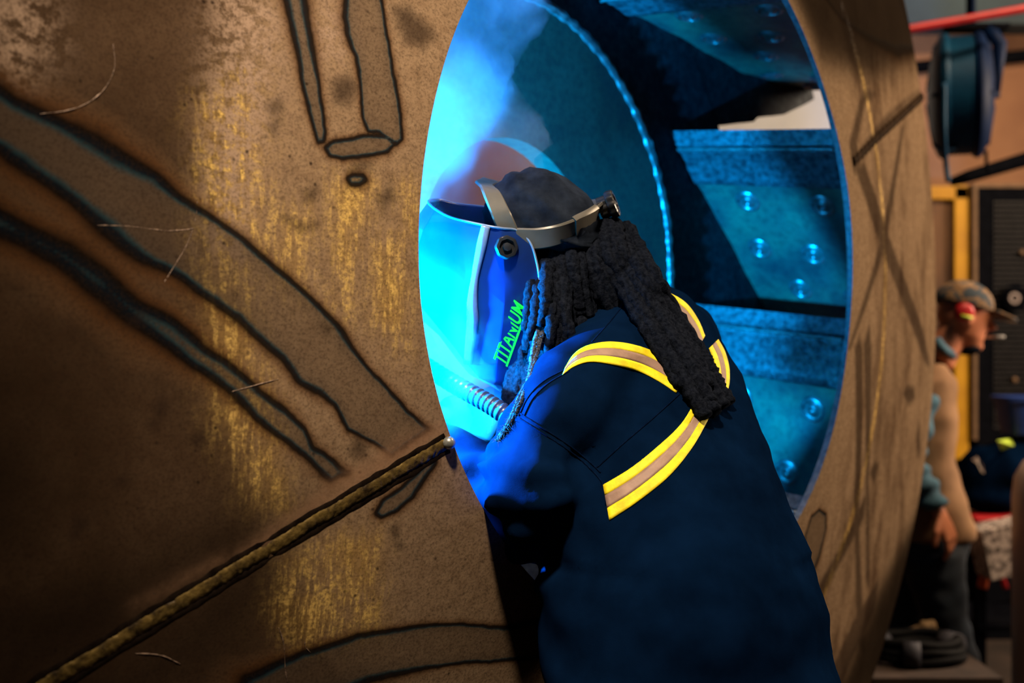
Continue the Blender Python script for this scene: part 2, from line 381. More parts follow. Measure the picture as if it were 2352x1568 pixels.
dark_px = [   # spots and stains
    [(446, 1008), (458, 995), (470, 1008), (458, 1022)], [(360, 930), (372, 915), (378, 935), (366, 955)], [(348, 975), (356, 970), (360, 980)],
    [(808, 1035), (822, 1000), (842, 1025), (838, 1048), (820, 1050)], [(898, 1215), (908, 1208), (915, 1228), (905, 1238)], [(910, 1248), (918, 1245), (920, 1258)],
    [(762, 190), (800, 175), (820, 200), (800, 240), (770, 235)], [(615, 245), (640, 228), (645, 250), (625, 262)], [(618, 290), (640, 275), (630, 305)],
    [(702, 440), (726, 432), (720, 455), (704, 458)], [(650, 498), (700, 520), (725, 515), (690, 528)], [(870, 450), (895, 430), (905, 455), (880, 480)],
    [(905, 20), (940, 18), (1000, 80), (970, 110), (930, 95)], [(800, 395), (830, 372), (850, 380), (815, 396)], [(300, 740), (325, 722), (330, 735), (310, 745)],
    [(270, 1105), (285, 1098), (290, 1110)], [(175, 1190), (195, 1200), (170, 1235)], [(740, 750), (760, 752), (750, 762)],
    # right strip: smears
    [(1960, 400), (1950, 330), (1975, 230), (1985, 205), (2010, 215), (1985, 240), (1968, 330), (1975, 380)], [(2100, 215), (2125, 205), (2060, 265), (1965, 385), (1955, 372), (2040, 262)],
    [(1962, 385), (1985, 375), (2040, 540), (2120, 760), (2135, 840), (2125, 838), (2090, 740), (2010, 530)], [(2072, 290), (2078, 290), (2035, 560), (1955, 800), (1950, 800), (2025, 540)],
    [(2072, 905), (2082, 885), (2098, 890), (2100, 915), (2085, 928)], [(1998, 1085), (2008, 1062), (2018, 1065), (2008, 1110)], [(2104, 1000), (2110, 960), (2112, 1040), (2106, 1050)],
    [(1965, 800), (1975, 770), (1982, 800), (1972, 1200), (1988, 1500), (1970, 1480), (1962, 1150)], [(1985, 790), (1998, 745), (2002, 800), (1995, 1100), (1998, 1350), (1990, 1330), (1988, 1050)],
    [(1870, 1360), (1960, 1200), (1990, 1130), (1985, 1190), (1920, 1310), (1885, 1380)], [(1900, 1560), (1960, 1430), (2020, 1330), (2010, 1400), (1950, 1530), (1920, 1600)],
]
def poly_sdf(P, poly):
    q = np.array(poly); n = len(q); d = np.full(len(P), 1e9); inside = np.zeros(len(P), bool)
    for i in range(n):
        a, b = q[i], q[(i + 1) % n]; e = b - a; w = P - a
        tt = np.clip((w @ e) / max(e @ e, 1e-12), 0, 1); k = w - tt[:, None] * e
        d = np.minimum(d, np.hypot(k[:, 0], k[:, 1]))
        c = (a[1] <= P[:, 1]) != (b[1] <= P[:, 1])
        with np.errstate(divide='ignore', invalid='ignore'):
            x = a[0] + (P[:, 1] - a[1]) * e[0] / (e[1] if e[1] else 1e-12)
        inside ^= c & (P[:, 0] < x)
    return np.where(inside, -d, d)
def to_plate(poly): return [on_shroud(*p) for p in poly]
def build_shroud():
    th = list(np.linspace(math.radians(-62), math.radians(62), 240, endpoint=False)) + list(np.linspace(math.radians(62), math.radians(122), 50, endpoint=False)) \
        + list(np.linspace(math.radians(122), math.radians(250), 520, endpoint=False)) + list(np.linspace(math.radians(250), math.radians(298), 60, endpoint=False))
    rs = list(np.linspace(R_EYE, R_BEND, 75)) + list(np.linspace(R_BEND, R_OUT, 90))[1:]
    nt = len(th); T = np.array(th); RR = np.array(rs)
    a = np.outer(RR, np.cos(T)); b = np.outer(RR, np.sin(T)); c = np.array([prof(r) for r in rs])[:, None] + 0 * a
    # plate is not perfectly flat: slight buckling around welds, a shallow bend ridge
    c = c + .0025 * np.sin(7 * T)[None, :] * np.sin(3 * RR)[:, None] + .0012 * np.exp(-((RR - R_BEND) / .012) ** 2)[:, None]
    TH = .014
    co = np.stack([a.ravel(), b.ravel(), c.ravel()], 1)
    inner = []
    for r in (R_OUT, 1.3, R_BEND, .88, R_EYE):
        inner.append(np.stack([r * np.cos(T), r * np.sin(T), np.full(nt, prof(r) - TH)], 1))
    co = np.concatenate([co] + inner); rows = len(rs) + 5
    faces = []
    for i in range(rows):
        j = (i + 1) % rows
        for k in range(nt):
            l = (k + 1) % nt
            faces.append((i * nt + k, i * nt + l, j * nt + l, j * nt + k))
    me = bpy.data.meshes.new('shroud'); me.from_pydata(co.tolist(), [], faces); me.update()
    P = co[:, :2]
    def field(name, vals):
        at_ = me.attributes.new(name, 'FLOAT', 'POINT'); at_.data.foreach_set('value', np.asarray(vals, np.float32))
    sd = np.full(len(P), 1.)
    for q in bands_px: sd = np.minimum(sd, poly_sdf(P, to_plate(q)))
    field('band', sd)
    sd = np.full(len(P), 1.)
    for q in dark_px: sd = np.minimum(sd, poly_sdf(P, to_plate(q)))
    field('spot', sd)
    def soft(polys, w):
        s = np.full(len(P), 1.)
        for q in polys: s = np.minimum(s, poly_sdf(P, to_plate(q)))
        return 1 / (1 + np.exp(np.clip(s / w, -30, 30)))
    r = np.hypot(P[:, 0], P[:, 1])
    right = P[:, 0] > 0
    # lighter inside the bend line: shading of the two slopes put into the colour
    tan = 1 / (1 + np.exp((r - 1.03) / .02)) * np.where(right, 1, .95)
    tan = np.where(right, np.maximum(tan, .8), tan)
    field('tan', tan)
    field('crisp', np.clip((1.18 - r) / .33, 0, 1))
    field('grime', np.where(right, 1 / (1 + np.exp(-(r - .9) / .04)), 0))
    gold_glint = soft([[(470, 250), (560, 180), (640, 600), (560, 560), (600, 1080), (660, 1170), (590, 1150), (520, 1000), (480, 780), (460, 520)],
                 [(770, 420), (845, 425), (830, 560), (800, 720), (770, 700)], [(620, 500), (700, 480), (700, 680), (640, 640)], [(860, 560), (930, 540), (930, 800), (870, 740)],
                 [(930, 430), (955, 470), (955, 560), (940, 520)], [(520, 800), (600, 840), (640, 1010), (650, 1150), (570, 1120)], [(660, 1290), (760, 1240), (860, 1240), (870, 1440), (700, 1480), (640, 1400)]], .012)  # reflections on the brushed patches, painted as gold colour
    gold_glint = np.maximum(gold_glint, np.where(right, np.exp(-((r - 1.05) / .013) ** 2), 0))  # glints along the bend, painted in as well
    field('gold_glint', gold_glint)
    field('scuff', soft([[(1020, 968), (1030, 990), (960, 1040), (860, 1100), (760, 1165), (640, 1245), (560, 1290), (540, 1272), (640, 1195), (740, 1120), (830, 1065), (920, 1010)], [(510, 1275), (518, 1285), (400, 1352), (310, 1392), (305, 1382), (400, 1330)]], .006))
    field('pale', soft([[(500, -30), (650, -30), (640, 200), (600, 380), (560, 600), (475, 560), (480, 250)], [(-30, -30), (95, -30), (120, 100), (60, 180), (-30, 170)], [(690, 20), (790, 20), (800, 120), (720, 140)]], .015))
    field('soot_shade', np.maximum(.72 * soft([[(330, 1290), (480, 1200), (620, 1155), (700, 1150), (560, 1260), (380, 1400), (200, 1500), (0, 1600), (-100, 1400)],
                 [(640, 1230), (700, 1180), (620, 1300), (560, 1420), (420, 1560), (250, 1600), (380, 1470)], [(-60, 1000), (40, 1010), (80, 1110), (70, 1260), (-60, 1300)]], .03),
                 1.0 * soft([[(1780, -90), (2250, -90), (2220, 110), (2110, 150), (2000, 185), (1890, 150)], [(2020, 1350), (2120, 1150), (2160, 1250), (2060, 1620), (1900, 1640)]], .02)))  # first patch: cast shadow across the strip's top, painted into the colour
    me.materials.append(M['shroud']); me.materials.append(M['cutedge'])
    for p_ in me.polygons[(rows - 1) * nt:]: p_.material_index = 1
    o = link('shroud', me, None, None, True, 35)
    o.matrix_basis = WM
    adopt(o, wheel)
    o['label'] = 'brown conical steel face plate with heat tint bands'
    return o
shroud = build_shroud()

# scratches and chalky scuffs: slim ridges on the plate
def ridge(pts, w, h, name, mat, parent, seg=6, n=None, jit=0):
    ab = [on_shroud(*p) for p in pts]
    sp = catmull([V((x, y, 0)) for x, y in ab], n or max(8, len(pts) * 6))
    pp = [lift(p.x, p.y, 0) for p in sp]
    rr = [w * (1 + jit * (random.random() * 2 - 1)) * (.35 if i in (0, len(pp) - 1) else 1) for i in range(len(pp))]
    return mesh(name, tube(pp, rr, seg, True, h / w, N), mat, parent)
for s in ([(222, 517), (300, 520), (390, 530), (470, 522)], [(455, 440), (450, 500), (430, 560), (395, 620), (370, 660)], [(485, 912), (560, 892), (640, 870)],
          [(100, 1102), (150, 1100), (195, 1130), (238, 1180)], [(40, 1265), (90, 1210), (140, 1170), (182, 1150)], [(260, 100), (262, 160), (230, 215), (170, 250), (90, 262)],
          [(0, 855), (22, 862), (42, 866)], [(640, 1440), (652, 1480), (655, 1530), (660, 1568)], [(310, 1500), (370, 1505), (415, 1525)], [(715, 1500), (700, 1480), (720, 1460), (755, 1465)]):
    ridge(s, .0008, .00025, 'scratch', M['scratch'], shroud, 5, jit=.7)
# weld bead with lapped ripples down the radial seam
a0 = V((*on_shroud(1022, 1020), 0)); a1 = V((*on_shroud(150, 1545), 0)); a2 = a1 + (a1 - a0) * .35
def bead():
    vs_, fs = [], []; n = 420; seg = 9; d = (a2 - a0); L = d.length; d.normalize(); side = V((-d.y, d.x, 0))
    for i in range(n):
        s = i / (n - 1); x = s * L
        ph = (x / .021 + .5 * math.sin(x * 37) + .4 * noise.noise(V((x * 9, 1, 1)))) % 1.0
        wob = .0022 * noise.noise(V((x * 18, 3, 1)))
        w = .0115 * (.90 + .14 * math.sin(PI * ph)) + .0018 * noise.noise(V((x * 60, 0, 7)))
        for k in range(seg):
            u = k / (seg - 1) * 2 - 1
            lag = .011 * (1 - u * u)                     # crescent shape of each ripple
            y = x + lag; ph2 = (y / .021 + .5 * math.sin(y * 37) + .4 * noise.noise(V((y * 9, 1, 1)))) % 1.0
            h = .0034 * (1 - u * u) ** .6 * (.80 + .20 * (1 - ph2)) + .0012 * noise.noise(V((x * 160, u * 3, 2)))
            p = a0 + d * x + side * (w * u + wob)
            vs_.append(lift(p.x, p.y, h - .0004))
    for i in range(n - 1):
        for k in range(seg - 1):
            q = i * seg + k; fs.append((q, q + 1, q + seg + 1, q + seg))
    return vs_, fs
mesh('weld_bead', bead(), M['bead'], wheel)['label'] = 'rippled brown weld bead'
d = (a2 - a0).normalized(); sd_ = V((-d.y, d.x, 0)); L = (a2 - a0).length
for sgn in (-1, 1):
    vs_, fs = [], []
    for i in range(160):
        x = L * i / 159; off = .0132 + .0025 * noise.noise(V((x * 22, sgn * 9, 4)))
        for u, h in ((-.0048, .0004), (0, .0014), (.0048, .0004)):
            p = a0 + d * (x - .004) + sd_ * (sgn * off + u * (1 + .5 * noise.noise(V((x * 50, sgn, 1))))); vs_.append(lift(p.x, p.y, h))
    for i in range(159):
        for k in range(2): q = i * 3 + k; fs.append((q, q + 1, q + 4, q + 3))
    mesh('bead_edge', (vs_, fs), M['beadedge'], wheel)
p = lift(a0.x + .004, a0.y + .002, .004)
mesh('weld_droplet', ball(p, (.0105, .0105, .0105)), M['weld'], wheel)
# a second seam on the far side of the eye
e0 = V((*on_shroud(1958, 372), 0)); e1 = V((*on_shroud(2118, 222), 0))
sp = [e0.lerp(e1, i / 60) for i in range(61)]
mesh('weld_bead', tube([lift(p.x, p.y, 0) for p in sp], [.012 * (1 + .25 * math.sin(i * 2.1)) for i in range(61)], 8, True, .45, N), M['seamdark'], wheel)

# back plate with scallops, hub bore, wear ring
NB = 10
BL = [(.735, 0.), (.781, -9.6), (.873, -19.), (.991, -27.6), (1.134, -34.6), (1.30, -38.8), (1.50, -42.)]
def blade_ang(r): return math.radians(float(np.interp(r, [x[0] for x in BL], [x[1] for x in BL])))
NOSE0 = math.radians(30.5)
def ring_prism(radii_z, nt=160):
    vs_, fs = [], []; m = len(radii_z)
    for i in range(nt):
        t = 2 * PI * i / nt
        for r, z in radii_z: vs_.append(V((r * math.cos(t), r * math.sin(t), z)))
    for i in range(nt):
        for k in range(m):
            a = i * m + k; b = i * m + (k + 1) % m; j = (i + 1) % nt
            fs.append((a, b, j * m + (k + 1) % m, j * m + k))
    return vs_, fs
def wmesh(name, vf, mat, parent, angle=35, rot=0):
    o = mesh(name, vf, mat, None, True, angle); o.matrix_basis = WM @ Matrix.Rotation(rot, 4, 'Z'); adopt(o, parent); return o
bp = wmesh('back_plate', ring_prism([(.60, BACK), (.955, BACK), (.955, BACK - .02), (.60, BACK - .02)]), M['streak'], wheel)
def lobe(k):
    vs_, fs = [], []; n = 24; base = NOSE0 + k * 2 * PI / NB
    rr = np.linspace(.94, 1.50, n)
    for r in rr:
        d1 = math.radians(float(np.interp(r, [.94, .977, 1.16, 1.44, 1.50], [16, 13.8, 7.3, 3.2, 2.2]))); a1_ = base + blade_ang(r)
        m = 7
        for i in range(m):
            t = a1_ - d1 + (d1 + math.radians(1.2)) * i / (m - 1)
            vs_.append(V((r * math.cos(t), r * math.sin(t), BACK))); vs_.append(V((r * math.cos(t), r * math.sin(t), BACK - .02)))
    m = 7
    for j in range(n - 1):
        for i in range(m - 1):
            q = (j * m + i) * 2; fs.append((q, q + 2, q + 2 * m + 2, q + 2 * m)); fs.append((q + 1, q + 2 * m + 1, q + 2 * m + 3, q + 3))
        for i in (0, m - 1):
            q = (j * m + i) * 2; fs.append((q, q + 1, q + 2 * m + 1, q + 2 * m))
    for j in (0, n - 1):
        for i in range(m - 1):
            q = (j * m + i) * 2; fs.append((q, q + 2, q + 3, q + 1))
    return vs_, fs
lob = None
for k in range(NB):
    if lob is None: lob = wmesh('back_plate_lobe', lobe(0), M['streak'], bp)
    else:
        o = lob.copy(); COL.objects.link(o); o.matrix_basis = WM @ Matrix.Rotation(k * 2 * PI / NB, 4, 'Z')
wmesh('wear_disc', ring_prism([(.285, BACK + .012), (.61, BACK + .012), (.61, BACK - .03), (.285, BACK - .045)]), M['inner'], wheel)
vs_, fs = [], []
nt, sg = 420, 8
for i in range(nt):
    t = 2 * PI * i / nt; rr = .0125 * (1 + .16 * math.sin(t * 90) + .25 * noise.noise(V((math.cos(t) * 14, math.sin(t) * 14, 0))))
    R0 = .612 + .003 * noise.noise(V((math.cos(t) * 6, math.sin(t) * 6, 4)))
    for k in range(sg):
        q = 2 * PI * k / sg; vs_.append(V(((R0 + rr * math.cos(q)) * math.cos(t), (R0 + rr * math.cos(q)) * math.sin(t), BACK + .010 + rr * .8 * math.sin(q))))
for i in range(nt):
    for k in range(sg):
        j = (i + 1) % nt; fs.append((i * sg + k, i * sg + (k + 1) % sg, j * sg + (k + 1) % sg, j * sg + k))
wmesh('ring_weld', (vs_, fs), M['weld'], wheel)
# blades
def blade_surface(r, s, off):      # s: 0 at the back plate, 1 at the shroud
    r_ = r; sk = math.radians(-1 - 3.6 * s); a = blade_ang(r_) + sk
    e = 1e-3; a2_ = blade_ang(r_ + e) + sk
    p = V((r_ * math.cos(a), r_ * math.sin(a), 0)); q = V(((r_ + e) * math.cos(a2_), (r_ + e) * math.sin(a2_), 0))
    tn = (q - p).normalized(); nn = V((tn.y, -tn.x, 0))           # towards the side seen from the inlet
    z = BACK + (min(prof(max(r_, R_EYE)) - .016, -.016) - BACK) * s
    return p + nn * off + V((0, 0, z)), nn, tn
_bl = [(x, y) for x, y in BL]
def blade_mesh():
    vs_, fs = [], []; rr = np.linspace(.775, 1.50, 40); m = 6
    for off in (0, -.028):
        for r in rr:
            for i in range(m): vs_.append(blade_surface(r, i / (m - 1), off)[0])
    n = len(rr); K = n * m
    for j in range(n - 1):
        for i in range(m - 1):
            q = j * m + i; fs.append((q, q + 1, q + m + 1, q + m)); fs.append((q + K, q + K + m, q + K + m + 1, q + K + 1))
    for j in range(n - 1):
        for i in (0, m - 1): q = j * m + i; fs.append((q, q + m, q + K + m, q + K))
    for i in range(m - 1):
        for j in (0, n - 1): q = j * m + i; fs.append((q, q + 1, q + K + 1, q + K))
    return vs_, fs
def nose_mesh():
    vs_, fs = [], []
    # profile around the nose in (r, offset): a thick bar with weld ridges
    prof_pts = [(.742, -.034), (.732, -.022), (.731, -.006), (.735, .004), (.740, .011), (.7425, .006), (.748, .012), (.751, .007), (.757, .011), (.760, .008), (.767, .010), (.770, .007), (.778, .010), (.786, .009), (.790, .002), (.790, -.034)]
    m = len(prof_pts); n = 40
    for i in range(n):
        s = i / (n - 1)
        for k, (r, off) in enumerate(prof_pts):
            j = .0016 * noise.noise(V((s * 26, k * 1.7, 3))) if off > .003 else 0
            vs_.append(blade_surface(r, s, off + j)[0])
    for i in range(n - 1):
        for k in range(m):
            a = i * m + k; b = i * m + (k + 1) % m; fs.append((a, b, b + m, a + m))
    fs.append(tuple(range(m))); fs.append(tuple((n - 1) * m + k for k in range(m)))
    return vs_, fs
def plug_mesh():                   # lens shaped plug weld in a shallow ring, axis +z
    vs_, fs = [], []; sg = 20
    pr = [(.036, 0.), (.032, .005), (.026, .0065), (.0225, .001), (.0195, .001), (.015, .007), (.009, .009), (.006, .004), (.002, .003)]
    for r, z in pr:
        for k in range(sg):
            t = 2 * PI * k / sg; vs_.append(V((r * math.cos(t), r * math.sin(t), z)))
    for i in range(len(pr) - 1):
        for k in range(sg): a = i * sg + k; b = i * sg + (k + 1) % sg; fs.append((a, b, b + sg, a + sg))
    fs.append(tuple((len(pr) - 1) * sg + k for k in range(sg)))
    return vs_, fs
def nose_weld_mesh():
    pts = [blade_surface(.744 + .0012 * noise.noise(V((i * .7, 0, 0))), i / 60, .013)[0] for i in range(61)]
    return tube(pts, [.0052 * (1 + .3 * noise.noise(V((i * 1.3, 5, 0)))) for i in range(61)], 8)
plugs = [(.825, .30), (.825, .80), (.93, .22), (.93, .62), (1.02, .42), (1.02, .85), (1.14, .25), (1.14, .65), (1.28, .4), (1.28, .8), (1.40, .5)]
blade_me = nose_me = plug_me = None
for k in range(NB):
    rot = WM @ Matrix.Rotation(NOSE0 + k * 2 * PI / NB, 4, 'Z')
    if blade_me is None:
        bo = mesh('blade', blade_mesh(), M['blade'], None, True, 30); blade_me = bo.data
        no = mesh('nose_bar', nose_mesh(), M['nose'], None, True, 50); nose_me = no.data
        wo = mesh('nose_weld', nose_weld_mesh(), M['weld']); weld_me = wo.data
        po = mesh('plug_weld', plug_mesh(), M['weld'], None, True, 60); plug_me = po.data
    else:
        bo = link('blade', blade_me); no = link('nose_bar', nose_me); wo = link('nose_weld', weld_me); po = None
    bo.matrix_basis = rot; adopt(bo, wheel); no.matrix_basis = rot; adopt(no, bo); wo.matrix_basis = rot; adopt(wo, bo)
    if k in (0, 1, 9, 8):
        for i, (r, s) in enumerate(plugs):
            if po is None: po = link('plug_weld', plug_me)
            p, nn, tn = blade_surface(r, s, 0)
            zz = V((0, 0, 1)); mt = Matrix((( tn.x, zz.x, nn.x, p.x), (tn.y, zz.y, nn.y, p.y), (tn.z, zz.z, nn.z, p.z), (0, 0, 0, 1)))
            po.matrix_basis = rot @ mt; adopt(po, bo); po = None

# ------------------------------------------------------------------ hands
def hand_parts(wrist, fwd, palm_n, size=1.0, curl=.6, thumb_side=1):
    """a palm, four jointed fingers of unequal length and a thumb leaving the side of the palm"""
    f = V(fwd).normalized(); n = V(palm_n); n = (n - f * n.dot(f)).normalized(); s = f.cross(n) * thumb_side
    P = V(wrist); k = size
    parts = [loft([(P - f * .02 * k, s * .026 * k, n * .020 * k, 2), (P + f * .01 * k, s * .030 * k, n * .019 * k, 2.4), (P + f * .05 * k, s * .041 * k, n * .016 * k, 2.6), (P + f * .092 * k, s * .041 * k, n * .013 * k, 2.6)], 16)]
    for i, (off, ln) in enumerate(((.031, .074), (.011, .082), (-.010, .077), (-.030, .060))):
        b = P + f * .086 * k + s * off * k; d = f.copy(); pts = [b - f * .02 * k, b]; a = 0
        for j, q in enumerate((.46, .30, .24)):
            a += curl * (.55, .75, .5)[j] + .04 * i
            d = f * math.cos(a) + n * math.sin(a); b = b + d * ln * q * k; pts.append(b)
        parts.append(tube(pts, [.0098 * k, .0098 * k, .0092 * k, .0085 * k, .0070 * k], 10))
    b = P + f * .022 * k + s * .026 * k; d1 = (f * .62 + s * .68 + n * .25).normalized(); d2 = (f * .85 + s * .2 + n * .45).normalized()
    parts.append(tube([b - d1 * .015 * k, b, b + d1 * .036 * k, b + d1 * .036 * k + d2 * .030 * k, b + d1 * .036 * k + d2 * .052 * k], [.013 * k, .013 * k, .0115 * k, .0105 * k, .008 * k], 10))
    return parts

# ------------------------------------------------------------------ the welder
welder = empty('person', (.30, 2.05, FLOOR_Z), 'welder in navy coverall with yellow stripes leaning into the round steel inlet', 'person')
FW = V((-.8, .6, 0)); LF = V((-.6, -.8, 0))
def sec(x, y, z, lat, ap, tilt=0, p=2.3, pitch=0):
    return ((x, y, z), LF * lat + V((0, 0, -tilt * lat)), FW * ap + V((0, 0, pitch * ap)), p)
SH_L, EL_L, WR_L = V((.088, 2.105, 1.385)), at(1186, 1172, 2.175), at(955, 1005, 2.31)
SH_R, EL_R, WR_R = V((.315, 2.43, 1.50)), V((.17, 2.56, 1.36)), V((-.10, 2.42, 1.36))
torso = loft([sec(.300, 2.08, .72, .20, .19), sec(.298, 2.085, .84, .225, .215), sec(.293, 2.09, .95, .238, .226), sec(.275, 2.13, 1.12, .226, .222), sec(.240, 2.19, 1.28, .214, .192, .1),
              sec(.218, 2.25, 1.40, .215, .158, .25, 2.5), sec(.208, 2.29, 1.49, .195, .122, .33, 2.4), sec(.212, 2.32, 1.565, .115, .092, .3), sec(.200, 2.335, 1.60, .080, .075, .2, 2)], 40)
def limb(a, b, c, ra, rb, rc, n=16, bow=0):
    pts = catmull([a, (V(a) + V(b)) / 2 + V((0, 0, bow)), b, (V(b) + V(c)) / 2, c], n)
    return tube(pts, lerps([ra, (ra + rb) / 2 * 1.02, rb, (rb + rc) / 2 * 1.05, rc], n), 20)
arm_l = limb(SH_L, EL_L, WR_L, .090, .086, .052, 20)
arm_r = limb(SH_R, EL_R, WR_R, .088, .070, .046, 20)
capsule = [tube([V((.20, 2.27, 1.46)), SH_L + V((.0, 0, .018))], [.105, .080], 20), ball(SH_L, (.088, .088, .086)), ball(SH_R, .082), tube([V((.22, 2.31, 1.48)), SH_R], [.11, .088], 20),
           ball(at(1236, 1132, 2.075), (.082, .086, .088)), tube([at(1240, 1140, 2.09), V((.16, 2.12, 1.25))], [.08, .10], 20),  # extra sleeve bulk, added to keep the arc's light off the torso
           tube([V((.15, 2.18, 1.33)), SH_L + V((.02, .02, -.05))], [.13, .075], 20)]
legs = []
for s_, kx in ((1, .0), (-1, .0)):
    hip = V((.30, 2.08, .80)) + LF * .10 * s_; knee = V((.285, 2.07, .47)) + LF * .13 * s_ + FW * .02; ank = V((.31, 2.05, .12)) + LF * .15 * s_ - FW * .04
    legs.append(limb(hip, knee, ank, .118, .090, .078, 18))
rolls = [tube(catmull([at(x, y, d_) for x, y, d_ in q], 16), lerps([.012, r_, r_, .012], 16), 12) for q, r_ in (
    ([(1090, 1072, 2.12), (1160, 1078, 2.05), (1230, 1088, 2.005), (1300, 1092, 2.01)], .022), ([(1115, 1130, 2.11), (1180, 1148, 2.03), (1250, 1152, 1.995), (1310, 1140, 2.0)], .020),
    ([(1172, 1000, 2.10), (1205, 1022, 2.06), (1250, 1040, 2.03), (1300, 1046, 2.03)], .020), ([(1140, 1195, 2.11), (1200, 1212, 2.04), (1262, 1205, 2.01)], .020))]
cov = union([torso, arm_l, arm_r] + capsule + legs + rolls, .010, 4, 'coverall')
seg_u = (EL_L - SH_L); seg_f = (WR_L - EL_L)
def folds(c, n):
    # cloth folds: broad sags on the body, tight rolls across the bent sleeve
    d = .007 * noise.noise(V((c.x * 7, c.y * 7, c.z * 13 + 2 * c.x))) + .003 * noise.noise(c * 24)
    w = V((c.x * 5 + c.z * 9, c.y * 5 - c.z * 4, c.z * 3)); r = 1 - abs(noise.noise(w * 1.3)); d += .006 * (r - .6)
    t_ = (c - EL_L).dot(seg_u.normalized()); dist = (c - EL_L - seg_u.normalized() * t_).length
    if (c - EL_L).length < .20 and c.x < .14:
        k = max(0, 1 - (c - EL_L).length / .20)
        q = (c - EL_L).dot((seg_f.normalized() - seg_u.normalized()).normalized())
        d += k * (.019 * math.sin(q * 80 + 3.2 * noise.noise(c * 9)) + .006 * noise.noise(V((c.x * 30, c.y * 30, c.z * 50))))
    if c.z < 1.15 and c.z > .6:
        d += .008 * math.sin(c.z * 48 + 5 * noise.noise(V((c.x * 4, c.y * 4, c.z * 2)))) * (.5 + .5 * noise.noise(c * 3))
    return d
displace(cov, folds)
coverall = link('coverall', cov, M['navy'], welder)
coverall['label'] = 'navy cotton coverall with rolled folds at the sleeve'
cov_bvh = bvh_of(cov)
def hit(px, py, fallback=2.2):
    d = ray(px, py).normalized(); h = cov_bvh.ray_cast(EYE, d)
    if h[0] is None:
        q = cov_bvh.find_nearest(at(px, py, fallback)); return q[0], q[1]
    n = h[1]
    return h[0], (n if n.dot(d) < 0 else -n)
def strip(name, top, bot, v0, v1, mat, parent, nu=40, nv=5, h=.0022, depth=2.2):
    T = catmull([V((x, y, 0)) for x, y in top], nu); B = catmull([V((x, y, 0)) for x, y in bot], nu)
    vs_, fs = [], []
    for i in range(nu):
        for j in range(nv):
            v = v0 + (v1 - v0) * j / (nv - 1); p = T[i].lerp(B[i], v); q, n = hit(p.x, p.y, depth)
            vs_.append(q + n * h)
    K = len(vs_)
    for i in range(nu):
        for j in range(nv):
            v = v0 + (v1 - v0) * j / (nv - 1); p = T[i].lerp(B[i], v); q, n = hit(p.x, p.y, depth)
            vs_.append(q - n * .001)
    for i in range(nu - 1):
        for j in range(nv - 1):
            q = i * nv + j; fs.append((q, q + 1, q + nv + 1, q + nv)); fs.append((K + q, K + q + nv, K + q + nv + 1, K + q + 1))
        for j in (0, nv - 1): q = i * nv + j; fs.append((q, q + nv, K + q + nv, K + q))
    for j in range(nv - 1):
        for i in (0, nu - 1): q = i * nv + j; fs.append((q, q + 1, K + q + 1, K + q))
    return mesh(name, (vs_, fs), mat, parent)
stripes = [
    ([(1298, 846), (1318, 815), (1350, 795), (1405, 786), (1470, 797), (1530, 824), (1574, 860)], [(1292, 862), (1318, 843), (1355, 832), (1405, 838), (1465, 853), (1515, 878), (1552, 903)]),
    ([(1386, 1114), (1450, 1075), (1515, 1022), (1565, 972), (1598, 918), (1614, 892)], [(1400, 1195), (1465, 1152), (1535, 1095), (1590, 1028), (1625, 965), (1642, 935)]),
    ([(1510, 670), (1540, 676), (1575, 698), (1602, 735), (1618, 772)], [(1508, 700), (1530, 712), (1560, 736), (1588, 770), (1602, 802)]),
    ([(1648, 780), (1664, 810), (1674, 850), (1672, 890), (1660, 915)], [(1628, 800), (1640, 830), (1646, 862), (1646, 890), (1638, 910)]),
]
for top, bot in stripes:
    strip('yellow_tape', top, bot, 0, .30, M['yellow'], coverall)['label'] = 'lime yellow tape border'
    strip('silver_tape', top, bot, .30, .66, M['silver'], coverall)['label'] = 'dull silver reflective tape'
    strip('yellow_tape', top, bot, .66, 1, M['yellow'], coverall)['label'] = 'lime yellow tape border'
def seam(pts, w=.0013, name='seam', mat=None, depth=2.2):
    sp = catmull([V((x, y, 0)) for x, y in pts], 36); out = []
    for p in sp: q, n = hit(p.x, p.y, depth); out.append(q + n * .0004)
    return mesh(name, tube(out, w, 6), mat or M['seam'], coverall)
seam([(1190, 958), (1240, 990), (1300, 1030), (1350, 1070), (1385, 1112), (1392, 1160)])
seam([(1196, 950), (1246, 982), (1306, 1022), (1356, 1062), (1380, 1085)])
seam([(1560, 905), (1500, 960), (1430, 1020), (1370, 1075)])
seam([(1300, 848), (1250, 875), (1215, 910), (1192, 955)])
seam([(1308, 852), (1258, 882), (1224, 916), (1204, 955)])
seam([(1440, 690), (1400, 740), (1360, 785)])
for k in range(3): seam([(1393 + 7 * k, 1112 - 4 * k), (1399 + 7 * k, 1150 - 4 * k), (1404 + 7 * k, 1190 - 5 * k)], .0008, 'stitching')
